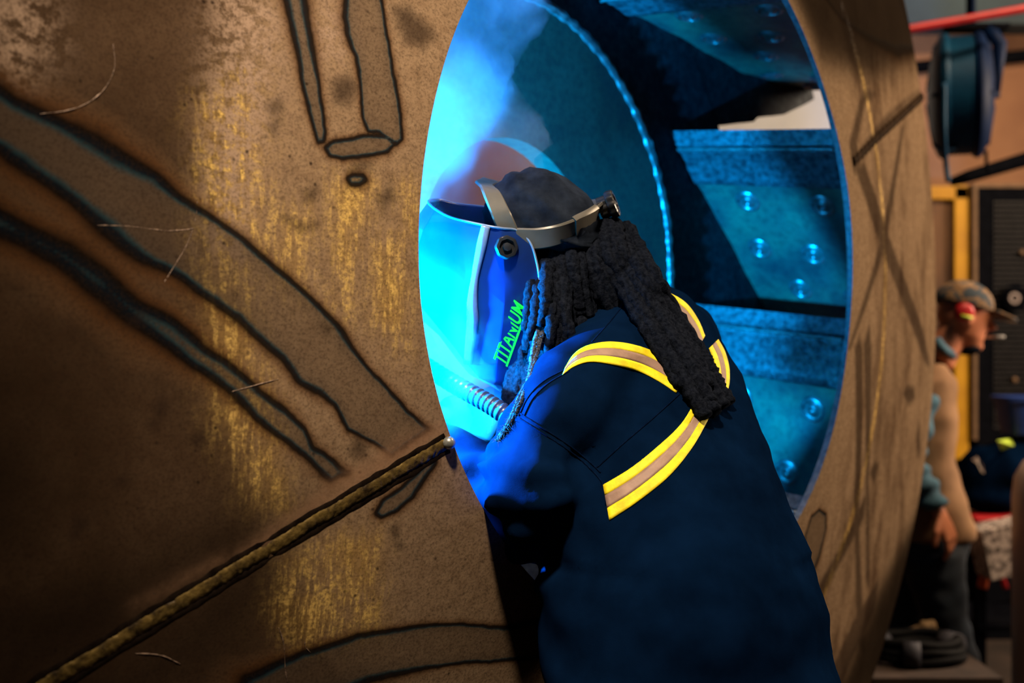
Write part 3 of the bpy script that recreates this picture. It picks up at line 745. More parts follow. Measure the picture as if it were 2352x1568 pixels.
# gloves and boots
for wr, el, side in ((WR_L, EL_L, 1), (WR_R, EL_R, -1)):
    f = (wr - el).normalized(); me = union(hand_parts(wr + f * .02, f, V((.2, .2, -1)), 1.1, .75, side) + [tube([wr - f * .05, wr + f * .03], [.052, .036], 16)], .006, 2, 'glove')
    link('glove', me, M['glove'], welder)['label'] = 'tan leather welding glove'
for s_ in (1, -1):
    an = V((.31, 2.05, 0)) + LF * .15 * s_ - FW * .04
    z = FLOOR_Z
    up = loft([(an + V((0, 0, .20)), LF * .058, FW * .062, 2), (an + V((0, 0, .11)), LF * .052, FW * .066, 2), (an + FW * .03 + V((0, 0, .07)), LF * .052, FW * .10, 2.4), (an + FW * .055 + V((0, 0, z + .035)), LF * .054, FW * .145, 2.6), (an + FW * .055 + V((0, 0, z + .02)), LF * .054, FW * .145, 2.6)], 24)
    bt = link('boot', union([up], .008, 3, 'boot'), M['boot'], welder); bt['label'] = 'brown leather work boot'
    mesh('sole', loft([(an + FW * .055 + V((0, 0, z + .028)), LF * .058, FW * .152, 2.6), (an + FW * .055 + V((0, 0, z)), LF * .056, FW * .150, 2.6)], 24), M['sole'], bt, angle=40)

# head frame: facing the left, rolled towards the near shoulder
RHO = math.radians(14)
HB = V((0, -math.cos(RHO), -math.sin(RHO))); HU = V((0, -math.sin(RHO), math.cos(RHO))); HF = V((-1, 0, 0))
H = at(1225, 590, 2.31)
def hp(px, py, b):
    d = ray(px, py); tt = (H + HB * b - EYE).dot(HB) / d.dot(HB); return EYE + d * tt
def hl(a, b, c): return H + HF * a + HB * b + HU * c
def mir(p): return p - HB * (2 * (p - H).dot(HB))
def head_loft(): 
    s = []
    for c, ac, fr, bk, w in ((-.135, .055, .035, .03, .030), (-.12, .050, .052, .045, .045), (-.09, .035, .068, .07, .060), (-.05, .02, .082, .085, .070), (0, .0, .095, .098, .076), (.04, -.005, .095, .102, .077), (.08, -.01, .082, .092, .066), (.105, -.015, .055, .065, .046), (.118, -.018, .02, .03, .018)):
        s.append((hl(ac, 0, c), HF * ((fr + bk) / 2), HB * w, 2.2))
    return loft(s, 24)
nose_b = [hl(.098, 0, .012), hl(.118, 0, -.022), hl(.105, 0, -.035)]
hd = [head_loft(), tube(nose_b, [.008, .015, .009], 10), tube([hl(.093, b, -.068) for b in (-.025, -.012, 0, .012, .025)], [.004, .008, .009, .008, .004], 8)]
for s_ in (1, -1):
    hd += [ball(hl(-.005, s_ * .078, -.015), (.022, .010, .032), 12, 8), ball(hl(.085, s_ * .032, .018), .014, 10, 8)]
hd.append(tube([hl(-.02, 0, -.06), V((.17, 2.335, 1.56)), V((.20, 2.335, 1.52))], [.058, .060, .070], 18))
head = link('head', union(hd, .006, 3, 'head'), M['skin'], welder)
for s_ in (1, -1):
    mesh('eye', ball(hl(.096, s_ * .032, .017), .009, 10, 8), M['white'], head)
# head wrap with gathered folds
cap_secs = []
cc = hp(1248, 540, 0)
capv, capf = ball((0, 0, 0), 1, 48, 28)
out = []
for v in capv:
    fold = .05 * math.sin(15 * v.z + 7.0 * v.x + 2.6 * noise.noise(v * 2.2)) * max(0, 1 - abs(v.x) * .6) + .012 * noise.noise(v * 3.5)
    k = 1 + fold
    z = v.z * (.104 if v.z > 0 else .045)
    out.append(cc + HF * (-v.x * .108) * k + HB * (v.y * .098) * k + HU * (z * k) + HU * (-.02 * v.x + .012) )
mesh('head_wrap', (out, capf), M['cap'], welder)['label'] = 'black gathered head wrap'

# dreadlocks
def lock(pts, r0, r1, name='dreadlock', mat=None, lumps=70, n=46, parent=None):
    sp = catmull(pts, n); rr = lerps([r0, (r0 + r1) / 2 * 1.08, r1], n); sd = random.random() * 50
    vf = tube(sp, rr, 9)
    v2 = []
    for i, v in enumerate(vf[0]):
        c = sp[min(i // 9, n - 1)]; dd = v - c
        v2.append(c + dd * (1 + .30 * noise.noise(V((v.x * lumps, v.y * lumps, v.z * lumps + sd))) + .12 * math.sin(i // 9 * 1.9 + (i % 9) * .7)))
    return mesh(name, (v2, vf[1]), mat or M['hair'], parent or welder)
def over(px, py, lift_, dflt=2.2):
    q, n = hit(px, py, dflt); d = ray(px, py).normalized(); return q - d * lift_
rope = [(1405, 540), (1440, 600), (1475, 665), (1515, 735), (1555, 800), (1592, 862), (1620, 910), (1642, 948)]
depth0 = [2.30, 2.27]
def rope_pts(dx, dy, lifts, cut=0, fan=0):
    out = []
    for i, (x, y) in enumerate(rope[:len(rope) - cut]):
        x += dx * (1 + fan * i / 7); y += dy
        out.append(at(x, y, 2.31 - .05 * i) if i < 3 else over(x, y, lifts))
    return out
for dx, dy, lf, cut, r in ((0, 0, .030, 0, .017), (-22, 10, .022, 0, .015), (20, -12, .022, 0, .015), (34, -20, .014, 0, .013), (-8, 22, .012, 1, .015), (14, 14, .040, 1, .013), (-30, 24, .012, 2, .013), (6, -22, .034, 1, .013)):
    lock(rope_pts(dx, dy, lf, cut), r, r * .85)
tail = [over(1600, 800, .018), over(1625, 840, .018), over(1648, 878, .014), over(1662, 912, .012)]
lock([at(1500, 660, 2.22)] + tail, .015, .010)
random.seed(3)
for i in range(34):       # locks falling from under the headband over neck and collar
    u = i / 33; x0 = 1228 + 190 * u + random.uniform(-8, 8); y0 = 575 - 45 * u + random.uniform(-6, 10)
    ln = random.uniform(150, 235) * (1 - .30 * u); dx = -20 + 95 * u + random.uniform(-14, 14)
    d0 = 2.225 + .05 * u + random.uniform(-.012, .012)
    pts = [at(x0, y0 - 18, d0 + .03), at(x0 + dx * .15, y0 + ln * .3, d0 - .012), at(x0 + dx * .5, y0 + ln * .65, d0 - .02), at(x0 + dx, y0 + ln, d0 - .015)]
    lock(pts, random.uniform(.012, .016), random.uniform(.008, .012), n=26)
for i in range(8):        # back of the neck, far side
    u = i / 7; pts = [at(1330 + 90 * u, 520 + 20 * u, 2.36), at(1360 + 90 * u, 600, 2.36), at(1390 + 90 * u, 680, 2.33)]
    lock(pts, .017, .014, n=20)
hm = union([ball(at(1330, 600, 2.32), (.07, .06, .075)), ball(at(1300, 680, 2.29), (.062, .05, .08)), ball(at(1370, 680, 2.31), (.07, .05, .08)), ball(at(1268, 780, 2.25), (.040, .04, .07)), ball(at(1320, 770, 2.25), (.05, .04, .05)), ball(at(1222, 850, 2.27), (.04, .045, .07)), ball(at(1195, 900, 2.27), (.035, .04, .05))], .007, 3, 'hair_mass')
displace(hm, lambda c, n: .012 * noise.noise(V((c.x * 60, c.y * 60, c.z * 14))) + .005 * noise.noise(c * 110))
link('hair_mass', hm, M['hair'], welder)
for i in range(16):       # shorter locks along the jaw, in front of the ear
    u = i / 15; x0 = 1236 + 70 * u + random.uniform(-6, 6); y0 = 640 + random.uniform(-20, 30); ln = random.uniform(120, 190); d0 = 2.20 + random.uniform(-.01, .015)
    lock([at(x0, y0 - 20, d0 + .02), at(x0 - 4, y0 + ln * .35, d0 - .01), at(x0 - 12 + 20 * u, y0 + ln * .7, d0 - .015), at(x0 - 26 + 30 * u, y0 + ln, d0 - .01)], random.uniform(.010, .014), .007, n=24)
# frizzy beard locks hanging in front
random.seed(11)
def beard_path(dx, lf):
    return [at(1262 + dx, 745, 2.19), at(1246 + dx, 800, 2.165), over(1226 + dx * .9, 862, lf, 2.12), over(1206 + dx * .7, 915, lf, 2.1), over(1184 + dx * .6, 962, lf, 2.1), over(1150 + dx * .5, 1012, lf, 2.1)]
for j, (dx, r) in enumerate(((-20, .0055), (-11, .005))):
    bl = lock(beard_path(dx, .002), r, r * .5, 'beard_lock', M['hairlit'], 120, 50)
sp = catmull(beard_path(-16, .006), 90)
vs_, fs = [], []
for i in range(900):
    c = sp[random.randrange(90)]; dv = V((random.gauss(0, 1), random.gauss(0, 1), random.gauss(0, 1))).normalized(); a = c + dv * .003; e = c + dv * random.uniform(.007, .014) + V((random.uniform(-.004, .004), 0, random.uniform(-.006, .002)))
    s_ = dv.cross(V((random.random(), random.random(), random.random()))).normalized() * .0005; k = len(vs_)
    vs_ += [a - s_, a + s_, e, a + dv.cross(s_).normalized() * .0006]; fs += [(k, k + 1, k + 2), (k + 1, k + 3, k + 2), (k + 3, k, k + 2)]
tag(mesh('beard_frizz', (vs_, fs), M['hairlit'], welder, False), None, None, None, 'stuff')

# ------------------------------------------------------------------ welding helmet
helmet = empty('welding_helmet', H, 'glossy blue welding helmet with green lettering worn by the welder', 'helmet')
rows = [   # near side, from the rear edge to the centre line: (px, py, lateral)
    [(1192, 531, .104), (1152, 524, .114), (1116, 518, .112), (1040, 500, .088), (1000, 480, .062), (984, 462, 0)],
    [(1222, 566, .110), (1155, 570, .119), (1106, 562, .116), (1062, 556, .098), (972, 528, .066), (945, 515, 0)],
    [(1239, 640, .112), (1160, 640, .121), (1090, 640, .117), (1070, 640, .104), (950, 600, .068), (918, 590, 0)],
    [(1236, 695, .110), (1158, 698, .120), (1084, 698, .116), (1062, 698, .104), (945, 668, .068), (912, 660, 0)],
    [(1220, 755, .106), (1152, 752, .116), (1085, 742, .112), (1056, 742, .100), (968, 706, .066), (930, 700, 0)],
    [(1197, 830, .098), (1140, 836, .104), (1074, 836, .098), (1064, 826, .090), (1030, 780, .066), (1008, 770, 0)],
    [(1182, 892, .088), (1136, 884, .090), (1100, 868, .084), (1084, 852, .078), (1066, 836, .060), (1050, 826, 0)],
    [(1168, 924, .078), (1150, 900, .076), (1122, 884, .070), (1104, 874, .064), (1088, 866, .050), (1078, 860, 0)],
]
vs_, fs = [], []
for r in rows:
    near = [hp(*p) for p in r]
    vs_ += near + [mir(p) for p in near[-2::-1]]
m = 11
for i in range(len(rows) - 1):
    for k in range(m - 1): q = i * m + k; fs.append((q, q + 1, q + m + 1, q + m))
sh = mesh('shell', (vs_, fs), M['shell'], helmet, True, 14)
so = sh.modifiers.new('solid', 'SOLIDIFY'); so.thickness = .0035; so.offset = -1
bevel(sh, .0035, 2, 14)
shell_bvh = bvh_of(sh.data)
def on_shell(px, py, h=.001):
    d = ray(px, py).normalized(); q = shell_bvh.ray_cast(EYE, d); n = q[1] if q[1].dot(d) < 0 else -q[1]
    return q[0] + n * h, n
# rolled lip along the rear and top edge
edge = [(1000, 480, .062), (1040, 500, .088), (1116, 518, .112), (1152, 524, .114), (1192, 531, .104), (1222, 566, .110), (1239, 640, .112), (1236, 695, .110), (1220, 755, .106), (1197, 830, .098), (1182, 892, .088), (1168, 924, .078)]
M['lip'] = simple('clear_edge_plastic', (.25, .35, .55), None, 20, .25)
ne = [hp(*p) for p in edge]
mesh('rim_lip', tube(catmull([mir(p) for p in ne[::-1]] + [hp(984, 462, 0)] + ne, 160), .0021, 8), M['lip'], helmet)
# raised rib between side and cheek
rib = [(1116, 519, .114), (1106, 562, .118), (1090, 640, .119), (1084, 698, .118), (1085, 742, .114), (1074, 836, .100)]
for f_ in (lambda p: p, mir):
    pts = catmull([f_(hp(*p)) for p in rib], 40)
    mesh('cheek_rib', tube(pts, lerps([.008, .009, .0065, .010, .011, .008], 40), 10, True, .5, HB), M['lip'], helmet)
# lens window
lw = [hl(0, 0, 0)] * 0
fc = [hp(945, 668, 0).lerp(hp(950, 600, 0), .5)]
for nm, mat, kx, kz, off in (('lens_frame', M['blackplastic'], .056, .052, .002), ('lens', M['lens'], .048, .044, .006)):
    c = (vs_[2 * m + 5] + vs_[3 * m + 5]) / 2; up = (vs_[1 * m + 5] - vs_[4 * m + 5]).normalized(); fn = HB.cross(up).normalized(); fn = fn if fn.dot(HF) > 0 else -fn
    mt = Matrix(((HB.x, up.x, fn.x, c.x), (HB.y, up.y, fn.y, c.y), (HB.z, up.z, fn.z, c.z), (0, 0, 0, 1)))
    bevel(mesh(nm, box((-kx, -kz, -.012), (kx, kz, off), mt), mat, helmet, True, 30), .003)
# pivot knobs
def disc_stack(c, ax, pr, seg=28, lobes=0, amp=0):
    ax = V(ax).normalized(); u = ax.orthogonal().normalized(); w = ax.cross(u); vs2, f2 = [], []
    for r, z in pr:
        for k in range(seg):
            t_ = 2 * PI * k / seg; rr = r * (1 + amp * math.cos(lobes * t_)); vs2.append(V(c) + ax * z + (u * math.cos(t_) + w * math.sin(t_)) * rr)
    for i in range(len(pr) - 1):
        for k in range(seg): a = i * seg + k; b = i * seg + (k + 1) % seg; f2.append((a, b, b + seg, a + seg))
    f2.append(tuple(range(seg))[::-1]); f2.append(tuple((len(pr) - 1) * seg + k for k in range(seg)))
    return vs2, f2
p0, n0 = on_shell(1163, 568, 0)
for f_, s_ in ((lambda p: p, 1), (mir, -1)):
    c = f_(p0); ax = n0 if s_ == 1 else (mir(p0 + n0) - mir(p0))
    kn = mesh('pivot_knob', disc_stack(c, ax, [(.020, -.002), (.020, .004), (.018, .007), (.0135, .0075), (.0125, .003), (.008, .003), (.007, .009), (.003, .010)], 36, 8, .03), M['blackplastic'], helmet, True, 35)
# lettering on the near side
tc = bpy.data.curves.new('lettering', 'FONT'); tc.body = 'TITANIUM'; tc.size = .045; tc.extrude = .0004; tc.offset = .0006; tc.space_character = 1.04; tc.align_x = 'CENTER'; tc.align_y = 'CENTER'; tc.shear = .12
to = bpy.data.objects.new('lettering', tc); COL.objects.link(to)
tm = bpy.data.meshes.new_from_object(to.evaluated_get(bpy.context.evaluated_depsgraph_get())); bpy.data.objects.remove(to)
xs = [v.co.x for v in tm.vertices]; ys = [v.co.y for v in tm.vertices]; x0, x1, y0, y1 = min(xs), max(xs), min(ys), max(ys)
b0, _ = on_shell(1160, 838); b1, nl = on_shell(1208, 704)      # baseline from the first to the last letter
t0, _ = on_shell(1133, 822)
tx = (b1 - b0); ty = (t0 - b0)
for v in tm.vertices:
    u = (v.co.x - x0) / (x1 - x0); w = (v.co.y - y0) / (y1 - y0); v.co = b0 + tx * u + ty * w + nl * (.0012 + (.0004 if v.co.z > 0 else 0))
tl = link('lettering', tm, M['green'], helmet, False); tl['label'] = 'green word TITANIUM'
tyn = ty.normalized(); ub = []
for u0, w0, h0 in ((.0, -.0045, .0005), (1.02, -.0045, .0005), (1.02, -.0015, .0005), (.0, -.0015, .0005)): ub.append(b0 + tx * u0 + tyn * w0 + nl * (.0012))
ub2 = [p + nl * .0006 for p in ub]
mesh('lettering_underline', (ub + ub2, [(0, 1, 2, 3), (4, 7, 6, 5), (0, 4, 5, 1), (1, 5, 6, 2), (2, 6, 7, 3), (3, 7, 4, 0)]), M['green'], helmet, False)
# headgear: rear band, crown strap, ratchet knob
def ribbon(pts, up, hw, th, mat, name, n=60, parent=None):
    sp = catmull(pts, n); vs2, f2 = [], []; up = V(up)
    ctr = sum(sp, V()) / n
    for i in range(n):
        t_ = (sp[min(i + 1, n - 1)] - sp[max(i - 1, 0)]).normalized(); w = (up - t_ * up.dot(t_)).normalized(); o_ = t_.cross(w).normalized()
        if o_.dot(sp[i] - H) < 0: o_ = -o_
        for a, b in ((-1, 0), (-.86, 1), (.86, 1), (1, 0), (1, -.6), (-1, -.6)): vs2.append(sp[i] + w * hw * a + o_ * th * b)
    for i in range(n - 1):
        for k in range(6): a = i * 6 + k; b = i * 6 + (k + 1) % 6; f2.append((a, b, b + 6, a + 6))
    f2.append(tuple(range(6))); f2.append(tuple((n - 1) * 6 + k for k in range(6)))
    return mesh(name, (vs2, f2), mat, parent or helmet, True, 35)
rb = [hp(1185, 548, .104), hp(1235, 548, .106), hp(1285, 538, .098), hp(1330, 518, .074), hp(1365, 494, .036), hp(1376, 482, 0)]
band = ribbon(rb + [mir(p) for p in rb[-2::-1]], HU * .9 + HF * -.38, .0185, .003, M['band'], 'rear_band')
sl = [hp(1318, 524, .082), hp(1335, 514, .071), hp(1350, 505, .056), hp(1364, 495, .038)]
ribbon(sl, HU * .9 + HF * -.38, .0215, .0065, M['band'], 'band_sleeve', 20)
cs = [hp(1172, 540, .104), hp(1150, 490, .100), hp(1128, 440, .072), hp(1118, 428, .03), hp(1112, 422, 0)]
ribbon(cs + [mir(p) for p in cs[-2::-1]], HF * .95 + HU * .25, .0165, .0025, M['band'], 'crown_strap')
kc = hp(1382, 478, 0); ka = (HF * -.9 + HU * .38 + HB * .12).normalized()
kb = mesh('ratchet_knob', disc_stack(kc, ka, [(.020, -.004), (.020, .012), (.024, .013), (.0255, .017), (.0245, .026), (.021, .028), (.017, .0275), (.015, .022), (.006, .022), (.005, .027), (.002, .028)], 60, 10, .045), M['blackplastic'], helmet, True, 40)

# ------------------------------------------------------------------ corrugated air hose under the chin
hs = catmull([at(940, 815, 2.36), at(985, 845, 2.32), at(1030, 874, 2.28), at(1075, 900, 2.24), at(1120, 925, 2.21), at(1160, 952, 2.19), at(1200, 985, 2.19), at(1230, 1010, 2.22)], 220)
hose = tag(mesh('air_hose', tube(hs, [.0150 if (i % 8) < 4 else .0172 for i in range(220)], 16), M['hose']), 'grey corrugated air hose running under the welding helmet', 'hose')

# ------------------------------------------------------------------ background: hose reel
RD = 5.2
rc_ = at(2206, 220, RD); ax = V((math.cos(.28), -math.sin(.28), 0))
reel = empty('hose_reel', rc_, 'teal hose reel with two dished flanges hung below the header beam', 'hose reel')
for s_, mat in ((-1, M['reel']), (1, M['reeldark'])):
    c = rc_ + ax * (.066 * s_)
    fl = mesh('flange', disc_stack(c, ax * s_, [(.215, -.030), (.246, -.018), (.254, 0), (.246, .016), (.20, .040), (.12, .056), (.05, .060), (.02, .062)], 48), mat, reel, True, 40)
    for k in range(5):
        t_ = 2 * PI * k / 5; u = ax.orthogonal().normalized(); w = ax.cross(u); d_ = u * math.cos(t_) + w * math.sin(t_)
        mesh('spoke_rib', tube([c + ax * s_ * .058 + d_ * .05, c + ax * s_ * .034 + d_ * .21], .010, 8), mat, fl)
mesh('drum', disc_stack(rc_ - ax * .06, ax, [(.14, 0), (.14, .12)], 32), M['reeldark'], reel, True, 40)
for k in range(6):
    q = rc_ + ax * (-.048 + .019 * k); u = ax.orthogonal().normalized(); w = ax.cross(u)
    mesh('hose_turn', tube([q + (u * math.cos(2 * PI * i / 40) + w * math.sin(2 * PI * i / 40)) * .228 for i in range(41)], .012, 8, False), M['reel'], reel)
mesh('mount_arm', join(tube([rc_ + ax * .13, rc_ + ax * .15 + V((0, 0, .20)), rc_ + ax * .10 + V((0, 0, .27))], [.022, .03, .035], 8), tube([rc_ - ax * .13, rc_ + ax * .15], .018, 10)), M['reeldark'], reel)
mesh('mount_plate', box((-.10, -.05, 0), (.14, .05, .02), Matrix.Translation(rc_ + ax * .04 + V((0, 0, .262)))), M['black'], reel, False)
mesh('hose_guide', tube(catmull([at(2150, 335, RD - .08), at(2165, 345, RD - .1), at(2192, 340, RD - .1), at(2194, 320, RD - .08)], 16), .008, 8), M['reel'], reel)
mesh('hose_end', tube(catmull([at(2168, 190, RD - .27), at(2168, 300, RD - .22), at(2172, 370, RD - .12), at(2178, 418, RD - .1)], 24), .011, 8), M['reel'], reel)
mesh('hook', tube([at(2264, 345, RD), at(2266, 380, RD), at(2272, 395, RD)], .008, 6), M['black'], reel)
# suspension rod from the roof
mesh('hanger_rod', tube([rc_ + ax * .04 + V((0, 0, .28)), V((rc_.x + .04, rc_.y, 5.2))], .02, 8), M['reeldark'], reel)
tag(mesh('red_pipe', tube([at(1900, 98, 4.9), at(2080, 68, 4.9), at(2352, 20, 4.9), at(2700, -40, 4.9)], .016, 10), M['red']), 'long red pipe running below the blue grey beam', 'pipe')
tag(mesh('boom_arm', tube([at(2185, 418, 5.6), at(2225, 405, 5.6), at(2352, 367, 5.6), at(2600, 300, 5.6)], [.02, .028, .032, .035], 10), M['black']), 'dark sloping boom arm below the hose reel', 'boom arm')

# yellow framed board and dark cabinet against the wall
fy = 6.36
yf = empty('framed_board', at(2120, 1090, fy), 'rusty brown board in a yellow steel frame beside the dark cabinet', 'framed board')
def pbox(px0, py0, px1, py1, d, th):
    a = at(px0, py1, d); b = at(px1, py0, d); return (a.x, d, a.z), (b.x, d + th, b.z)
bz = FLOOR_Z
a, b = pbox(1900, 452, 2194, 1080, fy + .03, .03); mesh('board', box(a, b), M['rust'], yf, False)
for nm, q in (('post', (2192, 425, 2226, 1075)), ('top_rail', (1900, 427, 2226, 458)), ('bottom_rail', (1900, 1050, 2226, 1080))):
    a, b = pbox(*q, fy, .06); bevel(mesh(nm, box(a, b), M['yellowpaint'], yf, False), .006)
a, b = pbox(2196, 1075, 2222, 1080, fy, .06); mesh('leg', box((a[0], fy, bz), (b[0], fy + .06, a[2] + .03)), M['black'], yf, False)
a, b = pbox(1905, 1075, 1930, 1080, fy, .06); mesh('leg', box((a[0], fy, bz), (b[0], fy + .06, a[2] + .03)), M['black'], yf, False)
cab = empty('tool_cabinet', at(2400, 1560, 6.3), 'tall dark perforated tool cabinet with thin tan edging', 'cabinet')
a, b = pbox(2244, 428, 2560, 1500, 6.35, .2); mesh('body', box((a[0], a[1], bz), b), M['black'], cab, False)
M['edging'] = simple('tan_edging', (.20, .11, .05), None, 20, .7)
a, b = pbox(2236, 422, 2562, 430, 6.34, .2); mesh('top_edge', box(a, b), M['edging'], cab, False)
a, b = pbox(2236, 430, 2245, 1010, 6.34, .2); mesh('side_edge', box(a, b), M['edging'], cab, False)
vs_, fs = [], []
M['perf'] = simple('dark_grey_bumps', (.035, .03, .028), None, 20, .5)
for i in range(26):
    for j in range(44):
        c = at(2285 + i * 8, 465 + j * 12, 6.35); q = box((c.x - .005, 6.343, c.z - .005), (c.x + .005, 6.351, c.z + .005)); k = len(vs_); vs_ += q[0]; fs += [tuple(x + k for x in f) for f in q[1]]
tag(mesh('perforation_studs', (vs_, fs), M['perf'], cab, False), None, None, None, 'stuff')
for x, y in ((2345, 580), (2328, 872)):
    mesh('yellow_peg', disc_stack(at(x, y, 6.35), (0, -1, 0), [(.013, 0), (.013, .02), (.008, .024)], 12), M['edging'], cab)
tape = empty('tape_reel', at(2329, 685, 6.30), 'black disc with pale ring hung on the dark cabinet', 'disc')
mesh('disc', disc_stack(at(2329, 685, 6.34), (0, -1, 0), [(.065, 0), (.065, .03), (.05, .035)], 32), M['black'], tape, True, 40)
mesh('ring', ring_prism([(.016, 0), (.028, 0), (.028, .008), (.016, .008)], 24), M['cylinder'], tape); tape.children[-1].matrix_basis = Matrix.Translation(at(2329, 685, 6.305)) @ Matrix.Rotation(PI / 2, 4, 'X')
tape.children[-1].matrix_parent_inverse = world(tape).inverted()
# right hand clutter: cart, bin, jacket, cylinder
CD = 5.0
cart = empty('red_cart', at(2330, 1500, CD), 'dark red steel cart carrying a speckled white carton', 'cart')
a, b = pbox(2240, 1188, 2480, 1222, CD, .5); bevel(mesh('deck', box(a, b), M['red'], cart, False), .008); top_z = b[2]
for x in (2256, 2460):
    for yy in (CD + .03, CD + .45):
        q = at(x, 1200, CD); mesh('leg', box((q.x - .02, yy - .02, bz), (q.x + .02, yy + .02, top_z - .03)), M['black'], cart, False)
mesh('diagonal_brace', tube([at(2262, 1225, CD), at(2310, 1350, CD)], .012, 8), M['red'], cart)
mesh('lower_shelf', box((at(2250, 1450, CD).x, CD, at(2250, 1450, CD).z), (at(2470, 1450, CD).x, CD + .48, at(2250, 1438, CD).z)), M['black'], cart, False)
mesh('handle', tube(catmull([at(2240, 1278, CD - .06), at(2262, 1278, CD - .06), at(2264, 1300, CD - .06), at(2256, 1350, CD - .06)], 20), .020, 10), M['orange'], cart)
t = NT('speckled_carton'); vec = t.coord(); t.set(Base_Color=t.ramp(t.noise(vec, 45, 3), [(.42, (.10, .08, .07)), (.55, (.50, .42, .38))]), Roughness=.8); M['carton'] = t.m
car = tag(bevel(mesh('carton', box((0, 0, 0), (.22, .16, .19), Matrix.Translation(at(2278, 1335, CD - .24)) @ Matrix.Rotation(-.22, 4, 'Y')), M['carton'], None, False), .004), 'speckled white carton leaning against the red cart', 'carton')
q = at(2318, 1000, 5.1)
bn = empty('storage_bin', q, 'bright blue plastic bin standing on the dark jacket heap', 'bin')
mesh('body', loft([(q + V((.14, .1, .003)), V((.115, 0, 0)), V((0, .09, 0)), 6), (q + V((.14, .1, .14)), V((.14, 0, 0)), V((0, .11, 0)), 6)], 32), M['bluepaint'], bn, True, 40)
mesh('rim', loft([(q + V((.14, .1, .135)), V((.148, 0, 0)), V((0, .118, 0)), 6), (q + V((.14, .1, .152)), V((.148, 0, 0)), V((0, .118, 0)), 6)], 32), M['bluepaint'], bn, True, 40)
jk = union([ball(at(2330, 1105, 5.2), (.19, .16, .14)), ball(at(2262, 1115, 5.18), (.10, .12, .13)), ball(at(2400, 1100, 5.2), (.16, .16, .15)), ball(at(2280, 1160, 5.15), (.12, .10, .07))], .02, 3, 'jacket')
displace(jk, lambda c, n: .018 * noise.noise(V((c.x * 9, c.y * 9, c.z * 6))) + .008 * noise.noise(c * 22))
jacket = tag(link('work_jacket', jk, M['navy']), 'dark navy work jacket heaped on the red cart', 'jacket')
jb = bvh_of(jk)
def jstick(pts, name, mat, h=.004):
    vs2 = []
    for x, y in pts:
        d_ = ray(x, y).normalized(); r_ = jb.ray_cast(EYE, d_); p = r_[0] if r_[0] else at(x, y, 5.0); vs2.append(p - d_ * h)
    vs3 = [p + ray(2300, 1100).normalized() * .01 for p in vs2]; k = len(vs2)
    f2 = [tuple(range(k)), tuple(range(2 * k - 1, k - 1, -1))] + [(i, (i + 1) % k, k + (i + 1) % k, k + i) for i in range(k)]
    return mesh(name, (vs2 + vs3, f2), mat, jacket, False)
jacket_up = .035
jstick([(2290, 1032), (2325, 1026), (2329, 1044), (2300, 1054)], 'lime_tag', M['lime'])
jstick([(2232, 1075), (2244, 1068), (2258, 1088), (2261, 1108), (2254, 1104), (2246, 1086)], 'pale_trim', M['cylinder'])
jacket.location.z = jacket_up
gc = at(2436, 1200, 4.4); gc = V((gc.x, gc.y, bz))
gas = empty('gas_cylinder', gc, 'pale upright gas cylinder standing in front of the red cart', 'gas cylinder')
tz = at(2400, 1030, 4.4).z
mesh('body', disc_stack(gc, (0, 0, 1), [(.14, 0), (.158, .02), (.158, tz - bz - .17), (.150, tz - bz - .10), (.12, tz - bz - .045), (.07, tz - bz - .01), (.04, tz - bz)], 48), M['cylinder'], gas, True, 40)
mesh('valve_cap', disc_stack(gc + V((0, 0, tz - bz - .004)), (0, 0, 1), [(.038, 0), (.040, .02), (.036, .10), (.02, .125)], 24), M['black'], gas, True, 40)
# low bench with cable coil
bd = 4.05; bt = at(2100, 1538, bd).z
bench = empty('low_bench', (at(2130, 1500, bd).x, bd + .2, bz), 'low black steel bench under the cable coil', 'bench')
x0_, x1_ = at(1985, 1500, bd).x, at(2262, 1500, bd).x
M['benchtop'] = simple('dark_brown_bench', (.05, .03, .022), (.02, .012, .01), 8, .7)
mesh('top', box((x0_, bd - .10, bt - .03), (x1_ + .02, bd + .38, bt)), M['benchtop'], bench, False)
for xx in (x0_ + .03, x1_ - .02):
    for yy in (bd - .07, bd + .34): mesh('leg', box((xx - .015, yy - .015, bz), (xx + .015, yy + .015, bt - .03)), M['black'], bench, False)
coil = empty('cable_coil', (at(2130, 1500, bd).x, bd + .12, bt), 'flat coil of black cable bound with grey tape lying on the low bench', 'cable coil')
cx_, cy_ = at(2132, 1500, bd).x, bd + .12
for k, (rr, zz_) in enumerate(((.132, .021), (.105, .021), (.128, .044), (.100, .044), (.120, .070))):
    mesh('cable_turn', tube([V((cx_ + math.cos(2 * PI * i / 48) * rr * 1.12, cy_ + math.sin(2 * PI * i / 48) * rr * .8, bt + zz_ + .004 * math.sin(i * .5 + k))) for i in range(49)], .0155, 10, False), M['sole'], coil)
for an in (-1.9, .35, 2.6):
    c = V((cx_ + math.cos(an) * .118 * 1.12, cy_ + math.sin(an) * .118 * .8, bt + .043)); tn = V((-math.sin(an) * 1.12, math.cos(an) * .8, 0)).normalized()
    mesh('tape_band', tube([c - tn * .026, c + tn * .026], .046, 14, True, .95), M['greytape'], coil)
q = at(2112, 1440, 4.35); rg = union([ball(q + V((0, 0, -.03)), (.05, .05, .035)), ball(q + V((.03, 0, 0)), (.03, .03, .03))], .008, 2, 'rag'); displace(rg, lambda c, n: .008 * noise.noise(c * 40))
rag = tag(link('work_rag', rg, M['glove']), 'crumpled tan rag lying behind the cable coil', 'rag')
dz = bt - min(v.co.z for v in rg.vertices); rag.location.z += dz
